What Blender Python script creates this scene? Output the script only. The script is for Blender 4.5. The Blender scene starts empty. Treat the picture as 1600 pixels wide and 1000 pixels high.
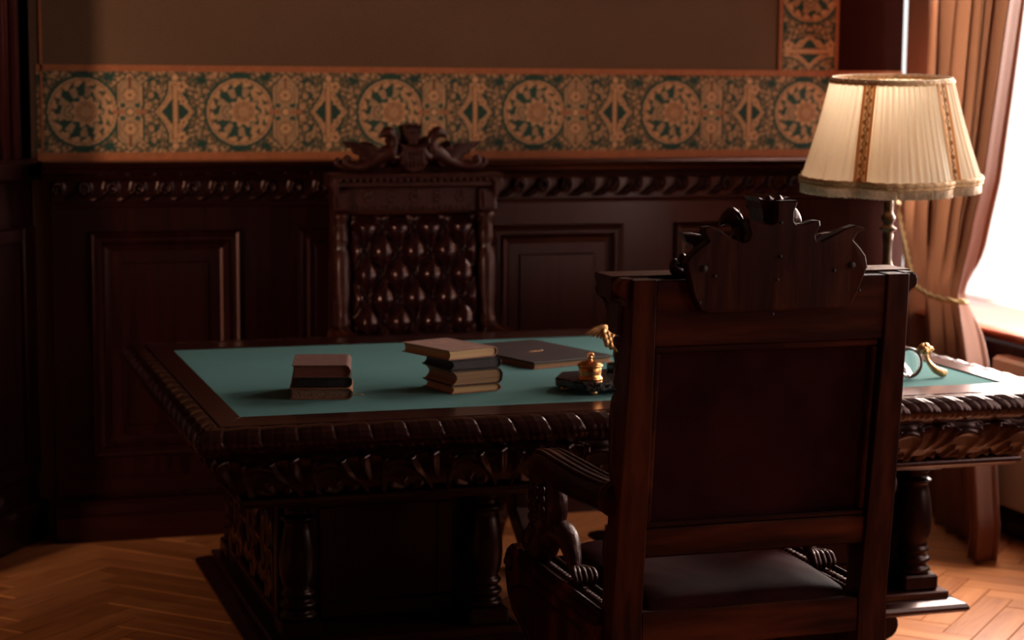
import bpy, bmesh, math, random
import numpy as np
from mathutils import Vector, Matrix
random.seed(7); rng = np.random.default_rng(7)
PI = math.pi
S = bpy.context.scene
COL = S.collection

# ------------------------------------------------------------------ camera
def camera():
    f, yaw, pitch, roll = 3067.8, math.radians(17.3705), math.radians(7.0884), math.radians(.4079)
    fwd = Vector((math.sin(yaw)*math.cos(pitch), math.cos(yaw)*math.cos(pitch), -math.sin(pitch)))
    r0 = Vector((math.cos(yaw), -math.sin(yaw), 0)); u0 = r0.cross(fwd)
    r = r0*math.cos(roll) + u0*math.sin(roll); u = u0*math.cos(roll) - r0*math.sin(roll)
    cd = bpy.data.cameras.new('camera'); co = bpy.data.objects.new('camera', cd); COL.objects.link(co)
    m = Matrix((r, u, -fwd)).transposed().to_4x4(); m.translation = (0, 0, 1.55); co.matrix_world = m
    cd.sensor_width = 36; cd.lens = f*36/1600; cd.clip_end = 60; cd.clip_start = .05
    cd.dof.use_dof = True; cd.dof.focus_distance = 4.15; cd.dof.aperture_fstop = 3.6
    S.camera = co
camera()
S.view_settings.view_transform = 'Standard'; S.view_settings.look = 'None'
S.view_settings.gamma = 1; S.view_settings.use_curve_mapping = False
S.view_settings.exposure = 0.0

# ------------------------------------------------------------------ world and daylight
w = bpy.data.worlds.new('sky'); S.world = w; w.use_nodes = True
wn = w.node_tree.nodes; wn['Background'].inputs[0].default_value = (1.0, .965, .92, 1); wn['Background'].inputs[1].default_value = 1.4

def window_light(name, loc, rot, sx, sy, power, color):
    l = bpy.data.lights.new(name, 'AREA'); l.shape = 'RECTANGLE'; l.size = sx; l.size_y = sy
    l.energy = power; l.color = color; o = bpy.data.objects.new(name, l); COL.objects.link(o)
    o.location = loc; o.rotation_euler = rot
    return o
# daylight by the windows beside the desk and nearer the camera, plus unseen sources
window_light('window_daylight', (4.40, 5.75, 1.95), (0, math.radians(72), math.radians(56)), 2.0, 2.2, 470, (1, .90, .80))
window_light('window_daylight', (4.12, 3.4, 1.75), (0, PI/2, 0), 2.0, 2.0, 42, (1, .84, .72))
window_light('window_daylight', (4.12, .2, 1.75), (0, PI/2, 0), 2.0, 1.4, 28, (1, .78, .62))  # warm fill for the chair back, from an added window out of view
window_light('window_daylight', (-4.2, 1.3, 1.75), (0, -PI/2, 0), 1.5, .5, 420, (1, .72, .50))  # daylight from the left, shaped by the added doorway; no window built there

# ------------------------------------------------------------------ materials
def new_mat(name):
    m = bpy.data.materials.new(name); m.use_nodes = True
    nt = m.node_tree; b = nt.nodes['Principled BSDF']
    return m, nt, b
def N(nt, t, **kw):
    n = nt.nodes.new(t)
    for k, v in kw.items():
        if k in ('operation','blend_type','data_type','wave_type','bands_direction','feature','attribute_name','distance','wave_profile'): setattr(n, k, v)
        else: n.inputs[k].default_value = v
    return n
def ramp(nt, stops):
    r = nt.nodes.new('ShaderNodeValToRGB'); e = r.color_ramp.elements
    while len(e) < len(stops): e.new(.5)
    for i, (p, c) in enumerate(stops): e[i].position = p; e[i].color = (*c, 1)
    return r
def coords(nt, scale=(1,1,1), rnd=True, kind='Object'):
    tc = nt.nodes.new('ShaderNodeTexCoord'); mp = nt.nodes.new('ShaderNodeMapping')
    mp.inputs['Scale'].default_value = scale
    nt.links.new(tc.outputs[kind], mp.inputs['Vector'])
    if rnd:
        oi = nt.nodes.new('ShaderNodeObjectInfo'); c = nt.nodes.new('ShaderNodeMath'); c.operation = 'MULTIPLY'; c.inputs[1].default_value = 37.0
        nt.links.new(oi.outputs['Random'], c.inputs[0]); nt.links.new(c.outputs[0], mp.inputs['Location'])
    return mp
def wood(name, dark, light, grain=(0,0,1), rough=.35, scale=1.0, bump=.25, coat=.3, wear=None, spec=.5, bd=.0015):
    m, nt, b = new_mat(name); L = nt.links
    sc = [26*scale]*3
    for i in range(3):
        if grain[i]: sc[i] = 1.6*scale
    mp = coords(nt, sc)
    n1 = N(nt, 'ShaderNodeTexNoise', Scale=1.0, Detail=6.0, Roughness=.62, Distortion=.6)
    L.new(mp.outputs[0], n1.inputs['Vector'])
    r = ramp(nt, [(.3, dark), (.72, light)]); L.new(n1.outputs[0], r.inputs[0])
    out = r.outputs[0]
    if wear:
        mp2 = coords(nt, [1.3 if g_ else 9 for g_ in grain]); n2 = N(nt, 'ShaderNodeTexNoise', Scale=1.0, Detail=4.0, Roughness=.6); L.new(mp2.outputs[0], n2.inputs['Vector'])
        r2 = ramp(nt, [(.48, (0,0,0)), (.68, (1,1,1))]); L.new(n2.outputs[0], r2.inputs[0])
        mx = N(nt, 'ShaderNodeMix', data_type='RGBA'); L.new(r2.outputs[0], mx.inputs[0]); L.new(out, mx.inputs[6]); mx.inputs[7].default_value = (*wear, 1)
        out = mx.outputs[2]
    L.new(out, b.inputs['Base Color'])
    b.inputs['Roughness'].default_value = rough; b.inputs['Coat Weight'].default_value = coat; b.inputs['Coat Roughness'].default_value = .18
    b.inputs['Specular IOR Level'].default_value = spec*.7; b.inputs['Specular Tint'].default_value = (1,.50,.45,1); b.inputs['Coat Tint'].default_value = (1,.62,.58,1)
    bp = N(nt, 'ShaderNodeBump', Strength=bump, Distance=bd); L.new(n1.outputs[0], bp.inputs['Height']); L.new(bp.outputs[0], b.inputs['Normal'])
    return m
def plain(name, col, rough=.5, metal=0.0, noise=.0, nscale=30, bump=0.0, bscale=200, coat=0.0, dist=.001, spec=.5, tint=None):
    m, nt, b = new_mat(name); L = nt.links
    if tint: b.inputs['Specular Tint'].default_value = (*tint, 1); b.inputs['Coat Tint'].default_value = (*tint, 1)
    b.inputs['Roughness'].default_value = rough; b.inputs['Metallic'].default_value = metal; b.inputs['Coat Weight'].default_value = coat
    b.inputs['Specular IOR Level'].default_value = spec
    mp = coords(nt); n = N(nt, 'ShaderNodeTexNoise', Scale=nscale, Detail=4.0); L.new(mp.outputs[0], n.inputs['Vector'])
    lo = tuple(max(0, c*(1-noise)) for c in col); hi = tuple(min(1, c*(1+noise)) for c in col)
    r = ramp(nt, [(.3, lo), (.7, hi)]); L.new(n.outputs[0], r.inputs[0]); L.new(r.outputs[0], b.inputs['Base Color'])
    if bump:
        n2 = N(nt, 'ShaderNodeTexNoise', Scale=bscale, Detail=3.0); L.new(mp.outputs[0], n2.inputs['Vector'])
        bp = N(nt, 'ShaderNodeBump', Strength=bump, Distance=dist); L.new(n2.outputs[0], bp.inputs['Height']); L.new(bp.outputs[0], b.inputs['Normal'])
    return m
DK, LT = (.012,.0035,.0022), (.055,.013,.007)
M = {}
M['wood_v'] = wood('dark oak vertical', (.004,.0008,.0007), (.022,.0040,.0026), (0,0,1), .32, spec=.6)
M['wood_x'] = wood('dark oak lengthwise', (.004,.0008,.0007), (.022,.0040,.0026), (1,0,0), .32, spec=.6)
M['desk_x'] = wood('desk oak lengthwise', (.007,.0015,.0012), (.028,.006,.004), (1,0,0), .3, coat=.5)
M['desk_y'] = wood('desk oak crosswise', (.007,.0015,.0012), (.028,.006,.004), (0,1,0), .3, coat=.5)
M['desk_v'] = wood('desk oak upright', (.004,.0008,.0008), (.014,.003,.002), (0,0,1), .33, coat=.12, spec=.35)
M['carve'] = wood('carved oak', (.006,.0013,.0010), (.020,.0042,.003), (1,0,0), .28, coat=.3, bump=.15)
M['chair_v'] = wood('chair walnut upright', (.006,.0012,.0010), (.042,.0080,.0042), (0,0,1), .42, wear=(.12,.028,.009), coat=.06, bump=.7, spec=.3)
M['chair_x'] = wood('chair walnut crosswise', (.006,.0012,.0010), (.042,.0080,.0042), (1,0,0), .42, wear=(.13,.030,.010), coat=.06, bump=.7, spec=.3)
M['chair_carve'] = wood('carved walnut', (.010,.0022,.0018), (.052,.012,.007), (0,0,0), .3, coat=.3, bump=.8, scale=3.2, bd=.004)
M['bead_gloss'] = wood('polished door casing', (.03,.010,.010), (.09,.030,.028), (0,0,1), .25, coat=.8, spec=.8)
M['leather'] = plain('oxblood tufted leather', (.020,.0045,.005), .24, noise=.3, nscale=9, bump=.2, bscale=260, coat=.45, dist=.0006, tint=(1,.62,.60))
M['leather_flat'] = plain('worn oxblood leather', (.034,.0080,.0085), .6, noise=.4, nscale=7, bump=.6, bscale=330, dist=.0008, spec=.04, tint=(1,.50,.52))
M['button'] = plain('leather button', (.03,.009,.009), .4)
M['sill'] = wood('orange oak sill', (.30,.11,.05), (.55,.24,.12), (0,1,0), .2, coat=1)
M['white'] = plain('white paint', (.82,.78,.72), .45, noise=.03)
M['radiator'] = plain('cream enamel', (.62,.45,.33), .5, noise=.04, nscale=4)
M['plaster'] = plain('ochre plaster', (.12,.06,.035), .9, noise=.1, nscale=3)
M['brass'] = plain('aged brass', (.62,.36,.13), .28, metal=1, noise=.35, nscale=60, bump=.3, bscale=120)
M['copper'] = plain('gilt copper', (.85,.36,.13), .25, metal=1, noise=.25, nscale=80, bump=.5, bscale=150)
M['gilt'] = plain('gilt bronze', (.72,.38,.17), .3, metal=1, noise=.3, nscale=50, bump=.3)
M['lamp_brass'] = plain('dull patinated brass', (.09,.045,.022), .34, metal=.8, noise=.4, nscale=45, bump=.2)
M['dark_glass'] = plain('dark polished bronze', (.05,.016,.010), .12, coat=1)
M['orange_line'] = plain('terracotta paper edging', (.36,.105,.035), .8, noise=.15, nscale=40)
M['dark_hole'] = plain('blackened iron', (.02,.008,.006), .7)
M['white_wax'] = plain('lamp bulb glass', (.9,.86,.8), .3)

def mat_glass():
    m, nt, b = new_mat('clear glass'); L = nt.links
    tr = nt.nodes.new('ShaderNodeBsdfTransparent'); gl = nt.nodes.new('ShaderNodeBsdfGlossy'); gl.inputs['Roughness'].default_value = .02
    ms = nt.nodes.new('ShaderNodeMixShader'); ms.inputs[0].default_value = .05
    L.new(tr.outputs[0], ms.inputs[1]); L.new(gl.outputs[0], ms.inputs[2]); L.new(ms.outputs[0], nt.nodes['Material Output'].inputs[0]); return m
M['glass'] = mat_glass()
def mat_lens():
    m, nt, b = new_mat('lens glass'); b.inputs['Transmission Weight'].default_value = 1; b.inputs['Roughness'].default_value = 0; b.inputs['IOR'].default_value = 1.45
    return m
M['lens'] = mat_lens()
def mat_felt():
    m, nt, b = new_mat('green desk baize'); L = nt.links
    mp = coords(nt, rnd=False); n = N(nt, 'ShaderNodeTexNoise', Scale=600.0, Detail=2.0); L.new(mp.outputs[0], n.inputs['Vector'])
    n2 = N(nt, 'ShaderNodeTexNoise', Scale=3.0, Detail=3.0); L.new(mp.outputs[0], n2.inputs['Vector'])
    r = ramp(nt, [(.25, (.095,.205,.20)), (.75, (.135,.27,.27))]); L.new(n.outputs[0], r.inputs[0])
    r2 = ramp(nt, [(.3, (.9,.9,.9)), (.7, (1,1,1))]); L.new(n2.outputs[0], r2.inputs[0])
    mx = N(nt, 'ShaderNodeMix', data_type='RGBA', blend_type='MULTIPLY'); mx.inputs[0].default_value = 1
    L.new(r.outputs[0], mx.inputs[6]); L.new(r2.outputs[0], mx.inputs[7]); L.new(mx.outputs[2], b.inputs['Base Color'])
    b.inputs['Roughness'].default_value = .95; b.inputs['Specular IOR Level'].default_value = .05
    bp = N(nt, 'ShaderNodeBump', Strength=.3, Distance=.0005); L.new(n.outputs[0], bp.inputs['Height']); L.new(bp.outputs[0], b.inputs['Normal'])
    return m
M['felt'] = mat_felt()
def mat_parquet():
    m, nt, b = new_mat('oak parquet'); L = nt.links
    uv = nt.nodes.new('ShaderNodeUVMap'); oi = nt.nodes.new('ShaderNodeObjectInfo')
    k = N(nt, 'ShaderNodeMath', operation='MULTIPLY'); k.inputs[1].default_value = 53; L.new(oi.outputs['Random'], k.inputs[0])
    mp = nt.nodes.new('ShaderNodeMapping'); mp.inputs['Scale'].default_value = (3, 34, 1)
    L.new(uv.outputs[0], mp.inputs['Vector']); L.new(k.outputs[0], mp.inputs['Location'])
    n = N(nt, 'ShaderNodeTexNoise', Scale=1.0, Detail=5.0, Roughness=.6, Distortion=1.2); L.new(mp.outputs[0], n.inputs['Vector'])
    r = ramp(nt, [(.28, (.40,.115,.036)), (.75, (.72,.28,.095))]); L.new(n.outputs[0], r.inputs[0])
    at = N(nt, 'ShaderNodeAttribute', attribute_name='tone')
    ad = N(nt, 'ShaderNodeMath', operation='ADD'); L.new(oi.outputs['Random'], ad.inputs[0]); L.new(at.outputs['Fac'], ad.inputs[1])
    fr = N(nt, 'ShaderNodeMath', operation='FRACT'); L.new(ad.outputs[0], fr.inputs[0])
    r2 = ramp(nt, [(0, (.62,.56,.5)), (.5, (.85,.82,.8)), (1, (1.05,1.05,1.05))]); L.new(fr.outputs[0], r2.inputs[0])
    mx = N(nt, 'ShaderNodeMix', data_type='RGBA', blend_type='MULTIPLY'); mx.inputs[0].default_value = 1
    L.new(r.outputs[0], mx.inputs[6]); L.new(r2.outputs[0], mx.inputs[7]); L.new(mx.outputs[2], b.inputs['Base Color'])
    b.inputs['Roughness'].default_value = .42; b.inputs['Coat Weight'].default_value = .1; b.inputs['Specular IOR Level'].default_value = .35
    bp = N(nt, 'ShaderNodeBump', Strength=.2, Distance=.001); L.new(n.outputs[0], bp.inputs['Height']); L.new(bp.outputs[0], b.inputs['Normal'])
    return m
M['parquet'] = mat_parquet()
M['parquet_gap'] = plain('dark floor joint', (.05,.018,.008), .8)
def mat_weave(name, a, c):
    m, nt, b = new_mat(name); L = nt.links
    mp = coords(nt, rnd=False)
    sx = nt.nodes.new('ShaderNodeSeparateXYZ'); L.new(mp.outputs[0], sx.inputs[0])
    def mth(op, x, y=None):
        n = N(nt, 'ShaderNodeMath', operation=op)
        for i, v in enumerate((x, y)):
            if v is None: continue
            if isinstance(v, (int, float)): n.inputs[i].default_value = v
            else: L.new(v, n.inputs[i])
        return n.outputs[0]
    # little chevrons: zig-zag in x added to z
    tri = mth('PINGPONG', mth('MULTIPLY', sx.outputs['X'], 1.0), .011)
    ph = mth('MULTIPLY', mth('ADD', sx.outputs['Z'], tri), 2*PI/.0088)
    w_ = mth('MULTIPLY_ADD', mth('SINE', ph), .5); w_.node.inputs[2].default_value = .5
    r = ramp(nt, [(.2, a), (.8, c)]); L.new(w_, r.inputs[0])
    n2 = N(nt, 'ShaderNodeTexNoise', Scale=1.3, Detail=3.0); L.new(mp.outputs[0], n2.inputs['Vector'])
    r2 = ramp(nt, [(.3, (.8,.78,.74)), (.7, (1,1,1))]); L.new(n2.outputs[0], r2.inputs[0])
    mx = N(nt, 'ShaderNodeMix', data_type='RGBA', blend_type='MULTIPLY'); mx.inputs[0].default_value = 1
    L.new(r.outputs[0], mx.inputs[6]); L.new(r2.outputs[0], mx.inputs[7]); L.new(mx.outputs[2], b.inputs['Base Color'])
    b.inputs['Roughness'].default_value = .85; b.inputs['Specular IOR Level'].default_value = .2
    return m
M['wallcloth'] = mat_weave('brown herringbone wall cloth', (.045,.020,.012), (.24,.125,.070))
M['wallcloth_dark'] = plain('maroon wall cloth', (.03,.008,.006), 1.0, noise=.1, nscale=200, spec=0)
def mat_vcol(name, rough=.8):
    m, nt, b = new_mat(name); at = N(nt, 'ShaderNodeAttribute', attribute_name='print')
    nt.links.new(at.outputs['Color'], b.inputs['Base Color']); b.inputs['Roughness'].default_value = rough; b.inputs['Specular IOR Level'].default_value = .2
    return m
M['print'] = mat_vcol('printed frieze paper')
M['trimprint'] = mat_vcol('woven ribbon print')
def ribbon_glow():
    nt = M['trimprint'].node_tree; b = nt.nodes['Principled BSDF']; at = [n for n in nt.nodes if n.bl_idname == 'ShaderNodeAttribute'][0]
    tr = nt.nodes.new('ShaderNodeBsdfTranslucent'); nt.links.new(at.outputs['Color'], tr.inputs[0]); ms = nt.nodes.new('ShaderNodeMixShader'); ms.inputs[0].default_value = .35
    nt.links.new(b.outputs[0], ms.inputs[1]); nt.links.new(tr.outputs[0], ms.inputs[2]); nt.links.new(ms.outputs[0], nt.nodes['Material Output'].inputs[0])
ribbon_glow()
def mat_curtain():
    m, nt, b = new_mat('tan curtain velvet'); L = nt.links
    mp = coords(nt); n = N(nt, 'ShaderNodeTexNoise', Scale=260.0, Detail=2.0); L.new(mp.outputs[0], n.inputs['Vector'])
    r = ramp(nt, [(.3, (.19,.066,.036)), (.7, (.25,.090,.050))]); L.new(n.outputs[0], r.inputs[0]); L.new(r.outputs[0], b.inputs['Base Color'])
    b.inputs['Roughness'].default_value = .7; b.inputs['Sheen Weight'].default_value = .3; b.inputs['Specular IOR Level'].default_value = .2
    tr = nt.nodes.new('ShaderNodeBsdfTranslucent'); tr.inputs[0].default_value = (.62,.40,.28,1)
    ms = nt.nodes.new('ShaderNodeMixShader'); ms.inputs[0].default_value = .28
    L.new(b.outputs[0], ms.inputs[1]); L.new(tr.outputs[0], ms.inputs[2]); L.new(ms.outputs[0], nt.nodes['Material Output'].inputs[0])
    return m
M['curtain'] = mat_curtain()
def mat_shade():
    m, nt, b = new_mat('cream pleated silk'); L = nt.links
    b.inputs['Base Color'].default_value = (.93,.79,.62,1); b.inputs['Roughness'].default_value = .6; b.inputs['Sheen Weight'].default_value = .2
    tr = nt.nodes.new('ShaderNodeBsdfTranslucent'); tr.inputs[0].default_value = (.95,.76,.54,1)
    ms = nt.nodes.new('ShaderNodeMixShader'); ms.inputs[0].default_value = .5
    L.new(b.outputs[0], ms.inputs[1]); L.new(tr.outputs[0], ms.inputs[2]); L.new(ms.outputs[0], nt.nodes['Material Output'].inputs[0])
    return m
M['shade'] = mat_shade()
M['braid'] = plain('ochre braid', (.64,.38,.19), .7, noise=.25, nscale=150)
M['fringe'] = plain('cream fringe thread', (.80,.56,.38), .7, noise=.2, nscale=90)
M['cord'] = plain('gold cord', (.62,.42,.18), .6, noise=.3, nscale=120)
M['marble'] = None
def mat_marble():
    m, nt, b = new_mat('black veined marble'); L = nt.links
    mp = coords(nt, rnd=False); n = N(nt, 'ShaderNodeTexNoise', Scale=22.0, Detail=6.0, Roughness=.7, Distortion=1.8); L.new(mp.outputs[0], n.inputs['Vector'])
    r = ramp(nt, [(.485, (.008,.007,.009)), (.505, (.26,.20,.19)), (.525, (.010,.008,.010))]); L.new(n.outputs[0], r.inputs[0]); L.new(r.outputs[0], b.inputs['Base Color'])
    b.inputs['Roughness'].default_value = .15; return m
M['marble'] = mat_marble()
def mat_pages(name, a, c, axis='Z'):
    m, nt, b = new_mat(name); L = nt.links
    sc = {'Z': (4,4,900)}[axis]
    mp = coords(nt, sc); n = N(nt, 'ShaderNodeTexNoise', Scale=1.0, Detail=2.0); L.new(mp.outputs[0], n.inputs['Vector'])
    r = ramp(nt, [(.35, a), (.65, c)]); L.new(n.outputs[0], r.inputs[0]); L.new(r.outputs[0], b.inputs['Base Color'])
    b.inputs['Roughness'].default_value = .7
    bp = N(nt, 'ShaderNodeBump', Strength=.5, Distance=.0006); L.new(n.outputs[0], bp.inputs['Height']); L.new(bp.outputs[0], b.inputs['Normal'])
    return m
M['pages_gold'] = mat_pages('aged page edges', (.42,.22,.09), (.62,.38,.18))
M['pages_tan'] = mat_pages('tan page edges', (.24,.115,.05), (.38,.20,.095))
M['pages_red'] = mat_pages('red sprinkled page edges', (.19,.050,.032), (.27,.078,.050))
M['pages_dark'] = plain('dark marbled page edges', (.035,.022,.026), .6, noise=.8, nscale=260)
M['pages_speck'] = plain('speckled page edges', (.28,.15,.095), .8, noise=.7, nscale=420)
M['cover_tan'] = plain('faded tan book cloth', (.34,.165,.125), .75, noise=.18, nscale=60, bump=.3, bscale=500)
M['cover_brown'] = plain('brown book cloth', (.17,.068,.052), .7, noise=.2, nscale=60, bump=.3, bscale=500)
M['cover_dark'] = plain('black worn book cloth', (.03,.014,.012), .6, noise=.5, nscale=70, bump=.3)
M['cover_rust'] = plain('rust book board', (.36,.13,.06), .7, noise=.3, nscale=80, bump=.3)
M['folio'] = plain('dark brown portfolio leather', (.030,.012,.012), .55, noise=.25, nscale=30, bump=.3, bscale=350)
M['gold_stamp'] = plain('gold stamp', (.30,.12,.04), .5, metal=.5)

# ------------------------------------------------------------------ mesh helpers
class MB:
    def __init__(s): s.v = []; s.f = []; s.sm = []
    def add(s, vs, fs, smooth=False, xf=None):
        o = len(s.v)
        if xf is not None: vs = [tuple(xf @ Vector(p)) for p in vs]
        s.v += [tuple(p) for p in vs]; s.f += [tuple(i+o for i in f) for f in fs]; s.sm += [smooth]*len(fs); return s
    def box(s, x0, x1, y0, y1, z0, z1, b=0.0, xf=None):
        if b <= 0:
            vs = [(x,y,z) for z in (z0,z1) for y in (y0,y1) for x in (x0,x1)]
            return s.add(vs, [(0,2,3,1),(4,5,7,6),(0,1,5,4),(2,6,7,3),(0,4,6,2),(1,3,7,5)], False, xf)
        b = min(b, (x1-x0)*.45, (y1-y0)*.45, (z1-z0)*.45)
        rings = []
        vs = []
        for z, i in ((z0,b),(z0+b,0),(z1-b,0),(z1,b)):
            xa, xb, ya, yb = x0+i, x1-i, y0+i, y1-i; c = b if i == 0 else b*.4
            vs += [(xa+c,ya,z),(xb-c,ya,z),(xb,ya+c,z),(xb,yb-c,z),(xb-c,yb,z),(xa+c,yb,z),(xa,yb-c,z),(xa,ya+c,z)]
        fs = [tuple(range(7,-1,-1)), tuple(range(24,32))]
        for r in range(3):
            for k in range(8): fs.append((r*8+k, r*8+(k+1)%8, r*8+8+(k+1)%8, r*8+8+k))
        return s.add(vs, fs, False, xf)
    def prism(s, pts, a, b, axis='y', bev=0.0, xf=None):
        """polygon in the plane across `axis`, extruded from a to b. pts (u,v): y->(x,z) x->(y,z) z->(x,y)"""
        n = len(pts)
        def P(u, v, t): return {'y': (u,t,v), 'x': (t,u,v), 'z': (u,v,t)}[axis]
        if bev > 0:
            cx = sum(p[0] for p in pts)/n; cy = sum(p[1] for p in pts)/n
            def inset(p, prv, nxt):
                dx, dy = nxt[0]-prv[0], nxt[1]-prv[1]; l = math.hypot(dx, dy) or 1
                return (p[0]-sgn*(dy/l)*bev, p[1]+sgn*(dx/l)*bev)
            A = sum(pts[i][0]*pts[(i+1)%n][1]-pts[(i+1)%n][0]*pts[i][1] for i in range(n)); sgn = 1 if A > 0 else -1
            ins = [inset(pts[i], pts[i-1], pts[(i+1)%n]) for i in range(n)]
            d = bev if b > a else -bev
            layers = [(ins,a),(pts,a+d),(pts,b-d),(ins,b)]
        else: layers = [(pts,a),(pts,b)]
        vs = [P(p[0],p[1],t) for L_, t in layers for p in L_]
        fs = [tuple(range(n)), tuple(range((len(layers)-1)*n, len(layers)*n))[::-1]]
        for r in range(len(layers)-1):
            for k in range(n): fs.append((r*n+k, r*n+n+k, r*n+n+(k+1)%n, r*n+(k+1)%n))
        return s.add(vs, fs, False, xf)
    def lathe(s, prof, seg=20, cx=0, cy=0, cz=0, rf=None, xf=None, cap=True):
        vs = []; n = len(prof)
        for r, z in prof:
            for k in range(seg):
                a = 2*PI*k/seg; q = r*(rf(a, z) if rf else 1)
                vs.append((cx+q*math.cos(a), cy+q*math.sin(a), cz+z))
        fs = [(i*seg+k, i*seg+(k+1)%seg, i*seg+seg+(k+1)%seg, i*seg+seg+k) for i in range(n-1) for k in range(seg)]
        if cap: fs += [tuple(range(seg))[::-1], tuple(range((n-1)*seg, n*seg))]
        return s.add(vs, fs, True, xf)
    def tube(s, path, rad, seg=10, closed=False, flat=1.0, xf=None, cap=True):
        P = [Vector(p) for p in path]; n = len(P)
        if not hasattr(rad, '__len__'): rad = [rad]*n
        vs = []; up = None
        for i in range(n):
            t = (P[(i+1)%n]-P[i-1]) if closed else (P[min(i+1,n-1)]-P[max(i-1,0)])
            t.normalize()
            if up is None: up = Vector((0,0,1)) if abs(t.z) < .9 else Vector((1,0,0))
            a = t.cross(up);
            if a.length < 1e-4: a = t.cross(Vector((0,1,0)))
            a.normalize(); bb = a.cross(t).normalized(); up = bb
            for k in range(seg):
                th = 2*PI*k/seg; vs.append(tuple(P[i]+(a*math.cos(th)*flat+bb*math.sin(th))*rad[i]))
        fs = []
        for i in range(n if closed else n-1):
            j = (i+1)%n
            for k in range(seg): fs.append((i*seg+k, i*seg+(k+1)%seg, j*seg+(k+1)%seg, j*seg+k))
        if cap and not closed: fs += [tuple(range(seg))[::-1], tuple(range((n-1)*seg, n*seg))]
        return s.add(vs, fs, True, xf)
    def ball(s, c, r, seg=14, ring=9, sc=(1,1,1), xf=None):
        vs = []; 
        for i in range(ring+1):
            ph = PI*i/ring; ph = min(max(ph, .02), PI-.02)
            for k in range(seg):
                a = 2*PI*k/seg; vs.append((c[0]+r*sc[0]*math.sin(ph)*math.cos(a), c[1]+r*sc[1]*math.sin(ph)*math.sin(a), c[2]-r*sc[2]*math.cos(ph)))
        fs = [(i*seg+k, i*seg+(k+1)%seg, i*seg+seg+(k+1)%seg, i*seg+seg+k) for i in range(ring) for k in range(seg)]
        fs += [tuple(range(seg))[::-1], tuple(range(ring*seg, ring*seg+seg))]
        return s.add(vs, fs, True, xf)
    def grid(s, P, smooth=True, closed_u=False, xf=None):
        nu, nv = len(P), len(P[0]); vs = [tuple(p) for row in P for p in row]
        fs = [(i*nv+j, ((i+1)%nu)*nv+j, ((i+1)%nu)*nv+j+1, i*nv+j+1) for i in range(nu if closed_u else nu-1) for j in range(nv-1)]
        return s.add(vs, fs, smooth, xf)
    def mesh(s, name):
        me = bpy.data.meshes.new(name); me.from_pydata(s.v, [], s.f)
        me.polygons.foreach_set('use_smooth', s.sm); me.update(); return me
def fixn(me):
    bm = bmesh.new(); bm.from_mesh(me); bmesh.ops.recalc_face_normals(bm, faces=bm.faces); bm.to_mesh(me); bm.free()
def build(name, mb, mat, parent=None, loc=None, rot=None, fix=True):
    me = mb.mesh(name)
    if fix: fixn(me)
    me.materials.append(mat if not isinstance(mat, str) else M[mat])
    o = bpy.data.objects.new(name, me); COL.objects.link(o)
    if parent: o.parent = parent
    if loc: o.location = loc
    if rot: o.rotation_euler = rot
    return o
def thing(name, label, cat, loc=(0,0,0), rz=0, group=None):
    o = bpy.data.objects.new(name, None); COL.objects.link(o); o.location = loc; o.rotation_euler = (0,0,rz)
    o.empty_display_size = .1; tag(o, label, cat, group); return o
def tag(o, label, cat, group=None):
    o['label'] = label; o['category'] = cat
    if group: o['group'] = group
    return o
def struct(o, label=None):
    o['kind'] = 'structure'
    if label: o['label'] = label
    return o
def inst(src, parent, loc=None, rot=None, scale=None):
    o = src.copy(); COL.objects.link(o); o.parent = parent
    if loc is not None: o.location = loc
    if rot is not None: o.rotation_euler = rot
    if scale is not None: o.scale = scale
    return o
def copy_tree(o, parent=None):
    c = o.copy(); COL.objects.link(c); c.parent = parent
    for ch in [x for x in list(COL.objects) if x.parent == o]: copy_tree(ch, c)
    return c
def smoothstep(x): x = np.clip(x, 0, 1); return x*x*(3-2*x)

# ================================================================== THE ROOM
YW = 6.64; XR = 3.62; ZC = 3.3
# ---- floor: herringbone blocks laid at 45 degrees
fl = struct(build('floor', MB().box(-3.2, 4.1, -3.0, 7.5, -.1, -.006), 'parquet_gap'), 'orange oak parquet floor laid in herringbone')
BL, BW, NB = .45, .09, 5
def block_mesh(k):
    g = .0012; tone = random.random()
    me = MB().box(g, BL-g, g, BW-g, -.02, 0, b=.0012).mesh('floor_block')
    fixn(me); uv = me.uv_layers.new(name='UVMap'); ox, oy = random.random()*9, random.random()*9
    for l in me.loops:
        p = me.vertices[l.vertex_index].co; uv.data[l.index].uv = (p.x+ox, p.y+oy)
    a = me.attributes.new('tone', 'FLOAT', 'POINT'); a.data.foreach_set('value', [tone]*len(me.vertices))
    me.materials.append(M['parquet']); return me
bmeshes = [block_mesh(k) for k in range(10)]
VIS = [((-.3,4.4),(.95,6.9)), ((1.2,4.2),(2.3,6.7)), ((2.2,4.2),(3.75,6.7))]
rest_v, rest_f, rest_uv, rest_t = [], [], [], []; nb = 0
c45 = math.sqrt(.5); OX, OY = .93, 5.1
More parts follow.
